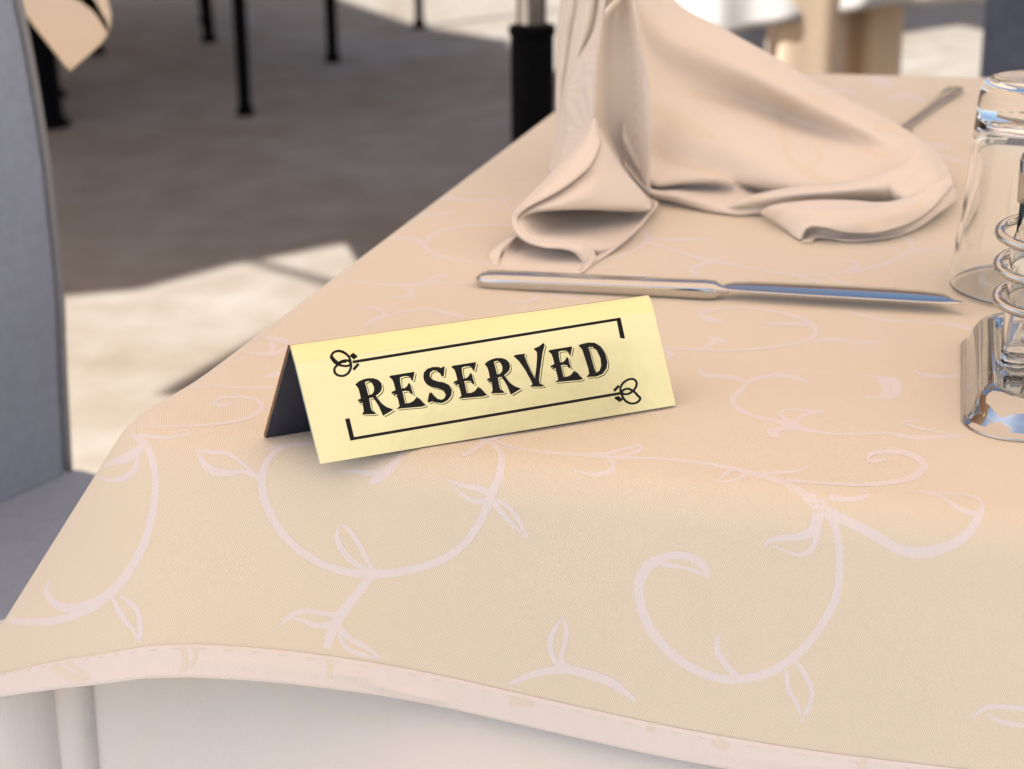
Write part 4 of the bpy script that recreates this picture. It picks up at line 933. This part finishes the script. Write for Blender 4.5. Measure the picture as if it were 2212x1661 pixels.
def bg_table(feet, rad, label, zt=.72):
    c = sum(feet) / 4; r = empty('background_table', (c[0], c[1], 0), label=label, cat='table')
    for p in feet:
        q = np.array([p[0], p[1], 0.]); under(MB().tube([q, q + kz * .012, q + kz * .03, q + kz * .36, q + kz * (zt - .02)], [rad * 1.35, rad * 1.35, rad, rad * 1.08, rad * 1.2], 16).build('leg', M['black']), r)
    mb = MB(); e_ = [p + (p - c) * .08 for p in feet]; mb.v += [np.array([*p, zt - .02]) for p in e_] + [np.array([*p, zt + .01]) for p in e_]
    mb.f += [(3, 2, 1, 0), (4, 5, 6, 7)] + [(i, (i + 1) % 4, 4 + (i + 1) % 4, 4 + i) for i in range(4)]
    under(mb.build('table_top', M['wood'], smooth=False), r); return r
P1, P2, P3 = at_z(530, 248, 0)[:2], at_z(719, 134, 0)[:2], at_z(210, 116, 0)[:2]
bg_table([P1, P2, P3, P1 + P3 - P2], .0170, 'cloth-covered table on slim black legs in the shade, back left')
Q2 = at_z(906, 59, 0)  # stands in for a furniture leg, single so its shadow stays thin
sp_ = empty('lone_leg', Q2, label='black furniture leg stood alone as a slim post, casting only a thin shadow', cat='post')
under(MB().tube([Q2, Q2 + kz * .012, Q2 + kz * .03, Q2 + kz * 1.1], [.021, .021, .0145, .0135], 16).build('shaft', M['black']), sp_)
under(MB().tube([Q2, Q2 + kz * .006], [.028, .026], 20).build('foot', M['black']), sp_)
# corner of the overlay hanging towards the camera, modelled as a folded point
ocl = MB()
def bgp(L): return [(x, y, q) for x, y, q in L]
nap_, nap = nap, ocl
ocl.grid(patch([
  bgp([(20, -330, 3.95), (25, -150, 3.85), (40, 0, 3.80), (62, 40, 3.78), (108, 100, 3.76), (150, 152, 3.75)]),
  bgp([(90, -330, 3.80), (95, -150, 3.74), (105, -30, 3.72), (125, 30, 3.72), (145, 80, 3.73), (155, 150, 3.75)]),
  bgp([(170, -330, 3.80), (175, -150, 3.78), (185, -40, 3.78), (215, 20, 3.79), (232, 75, 3.80), (158, 148, 3.752)]),
], 40, 24))
ocl.grid(patch([
  bgp([(150, -330, 3.80), (160, -150, 3.80), (150, -20, 3.80), (175, 5, 3.80), (205, 30, 3.80), (232, 72, 3.80)]),
  bgp([(220, -330, 3.70), (225, -150, 3.72), (225, -40, 3.74), (233, 0, 3.75), (240, 30, 3.77), (238, 60, 3.79)]),
], 30, 12))
nap = nap_
oc = ocl.build('overlay_tablecloth', M['bgcream']); solid(oc, .0012)
tag(oc, 'cream tablecloth corner hanging to a point, back left', 'tablecloth')

def bg_chair(foot_px, w_leg, rot, label, seatz=.45):
    g = at_z(*foot_px, 0); r = empty('background_chair', g, label=label, cat='chair')
    ca, sa = math.cos(rot), math.sin(rot); ax, ay = np.array([ca, sa, 0]), np.array([-sa, ca, 0]); W_ = .40
    for i, (u, v) in enumerate(((0, 0), (1, 0), (0, 1), (1, 1))):
        b = g + ax * u * W_ + ay * v * W_; t = b + kz * seatz - ax * (u - .5) * .03 - ay * (v - .5) * .03
        o = MB(); o.tube([b, b + kz * .012, b + kz * .02, b + (t - b) * .5, t], [w_leg * 1.35, w_leg * 1.35, w_leg, w_leg * 1.08, w_leg * 1.25], 14); under(o.build('leg', M['black']), r)
    c = g + ax * W_ / 2 + ay * W_ / 2
    under(MB().box(c + kz * (seatz + .03), (W_ / 2 + .03, W_ / 2 + .03, .035), [ax, ay, kz]).build('seat', M['grey'], bevel=.015), r)
    under(MB().box(c + ay * (W_ / 2) + kz * (seatz + .32), (W_ / 2 + .02, .025, .27), [ax, ay, kz]).build('backrest', M['grey'], bevel=.015), r)
    return r
bg_chair((452, 90), .019, math.radians(100), 'dark chair far back in the shade, its foot above the slim table leg')
bg_chair((102, 272), .044, math.radians(104), 'black thick-legged chair behind the near grey chair, at left')

# ------------------------------------------------------------------ background right: sunlit table and chairs
D2 = 3.1
t2c = at_y(1800, 0, D2 + .45)
t2 = empty('background_table', (t2c[0], t2c[1], 0), label='sunlit table behind, under white and peach cloths, top right', cat='table')
under(MB().box((t2c[0], t2c[1], .70), (.40, .34, .015)).build('table_top', M['wood'], smooth=False), t2)
for a in (-1, 1):
    for b in (-1, 1): under(MB().box((t2c[0] + a * .06, t2c[1] + b * .06, .3425), (.02, .02, .3425)).build('leg', M['black'], smooth=False), t2)
# overlay: side facing us
HM = [(1440, 60, 3.02), (1520, 92, 2.98), (1589, 78, 2.99), (1640, 62, 3.00), (1692, 49, 3.02), (1760, 38, 3.04), (1830, 26, 3.06), (1887, 15, 3.08), (1960, 12, 3.16), (2040, 10, 3.22), (2135, 4, 3.30), (2230, -10, 3.45)]
HM = cr(HM, 60); rows = []
for j in range(60):
    x, y, q = HM[j]; b = at_y(x, y, q); col = []
    for t in np.linspace(0, 1, 16):
        zt_ = .738; z = b[2] + (zt_ - b[2]) * t; wv_ = .010 * math.sin(j * .55) * (1 - t)
        col.append(np.array([b[0], b[1] + .05 * t + wv_, z]))
    rows.append(col)
oo = MB().grid(rows); top0 = [r[-1] for r in rows]
oo.grid([[p, p + np.array([0, .7, .001])] for p in top0])
o_ = oo.build('overlay_tablecloth', M['white']); solid(o_, .001); tag(o_, 'white sunlit cloth draped over the table at top right', 'tablecloth')
# peach skirt below it
SK = [(1655, 3.26), (1664, 3.16), (1680, 3.03), (1700, 3.022), (1755, 3.038), (1794, 3.05), (1810, 3.08), (1818, 3.16), (1836, 3.24), (1870, 3.22), (1900, 3.25), (1936, 3.31), (1948, 3.4), (1940, 3.7)]
SK = [at_y(x, 100, q)[:2] for x, q in SK]; SK = cr(np.c_[SK, np.zeros(len(SK))], 70)[:, :2]
rows = [[np.array([p[0], p[1] + .006 * math.sin(i * .5) * (1 - t), .03 + (.70 - .03) * t]) for t in np.linspace(0, 1, 12)] for i, p in enumerate(SK)]
o_ = MB().grid(rows).build('underlay_tablecloth', M['peach']); solid(o_, .001); tag(o_, 'peach undercloth hanging below the white one, part sunlit', 'tablecloth')
def chair_back(px0, px1, ypx, D, zb, label, mt, name='background_chair', lean=0):
    a, b = at_y(px0, ypx, D), at_y(px1, ypx, D); c = (a + b) / 2; wd = np.linalg.norm(a - b) / 2
    r = empty(name, (c[0], c[1], 0), label=label, cat='chair')
    under(MB().box((c[0], c[1], (zb + .98) / 2), (wd, .03, (.98 - zb) / 2)).build('backrest', M[mt], bevel=.02, seg=4), r)
    under(MB().box((c[0], c[1] - .24, .44), (wd, .22, .04)).build('seat', M[mt], bevel=.02, seg=3), r)
    for u in (-1, 1):
        for v in (0, -.42): under(MB().box((c[0] + u * (wd - .03), c[1] + v, .2), (.018, .018, .2)).build('leg', M['black'], smooth=False), r)
    return r
chair_back(2128, 2900, 80, 2.35, .40, 'blue-grey upholstered chair back at the top right corner', 'bluegrey')
chair_back(1380, 1662, 90, 3.9, .30, 'grey chair standing behind the sunlit table, top right', 'grey')
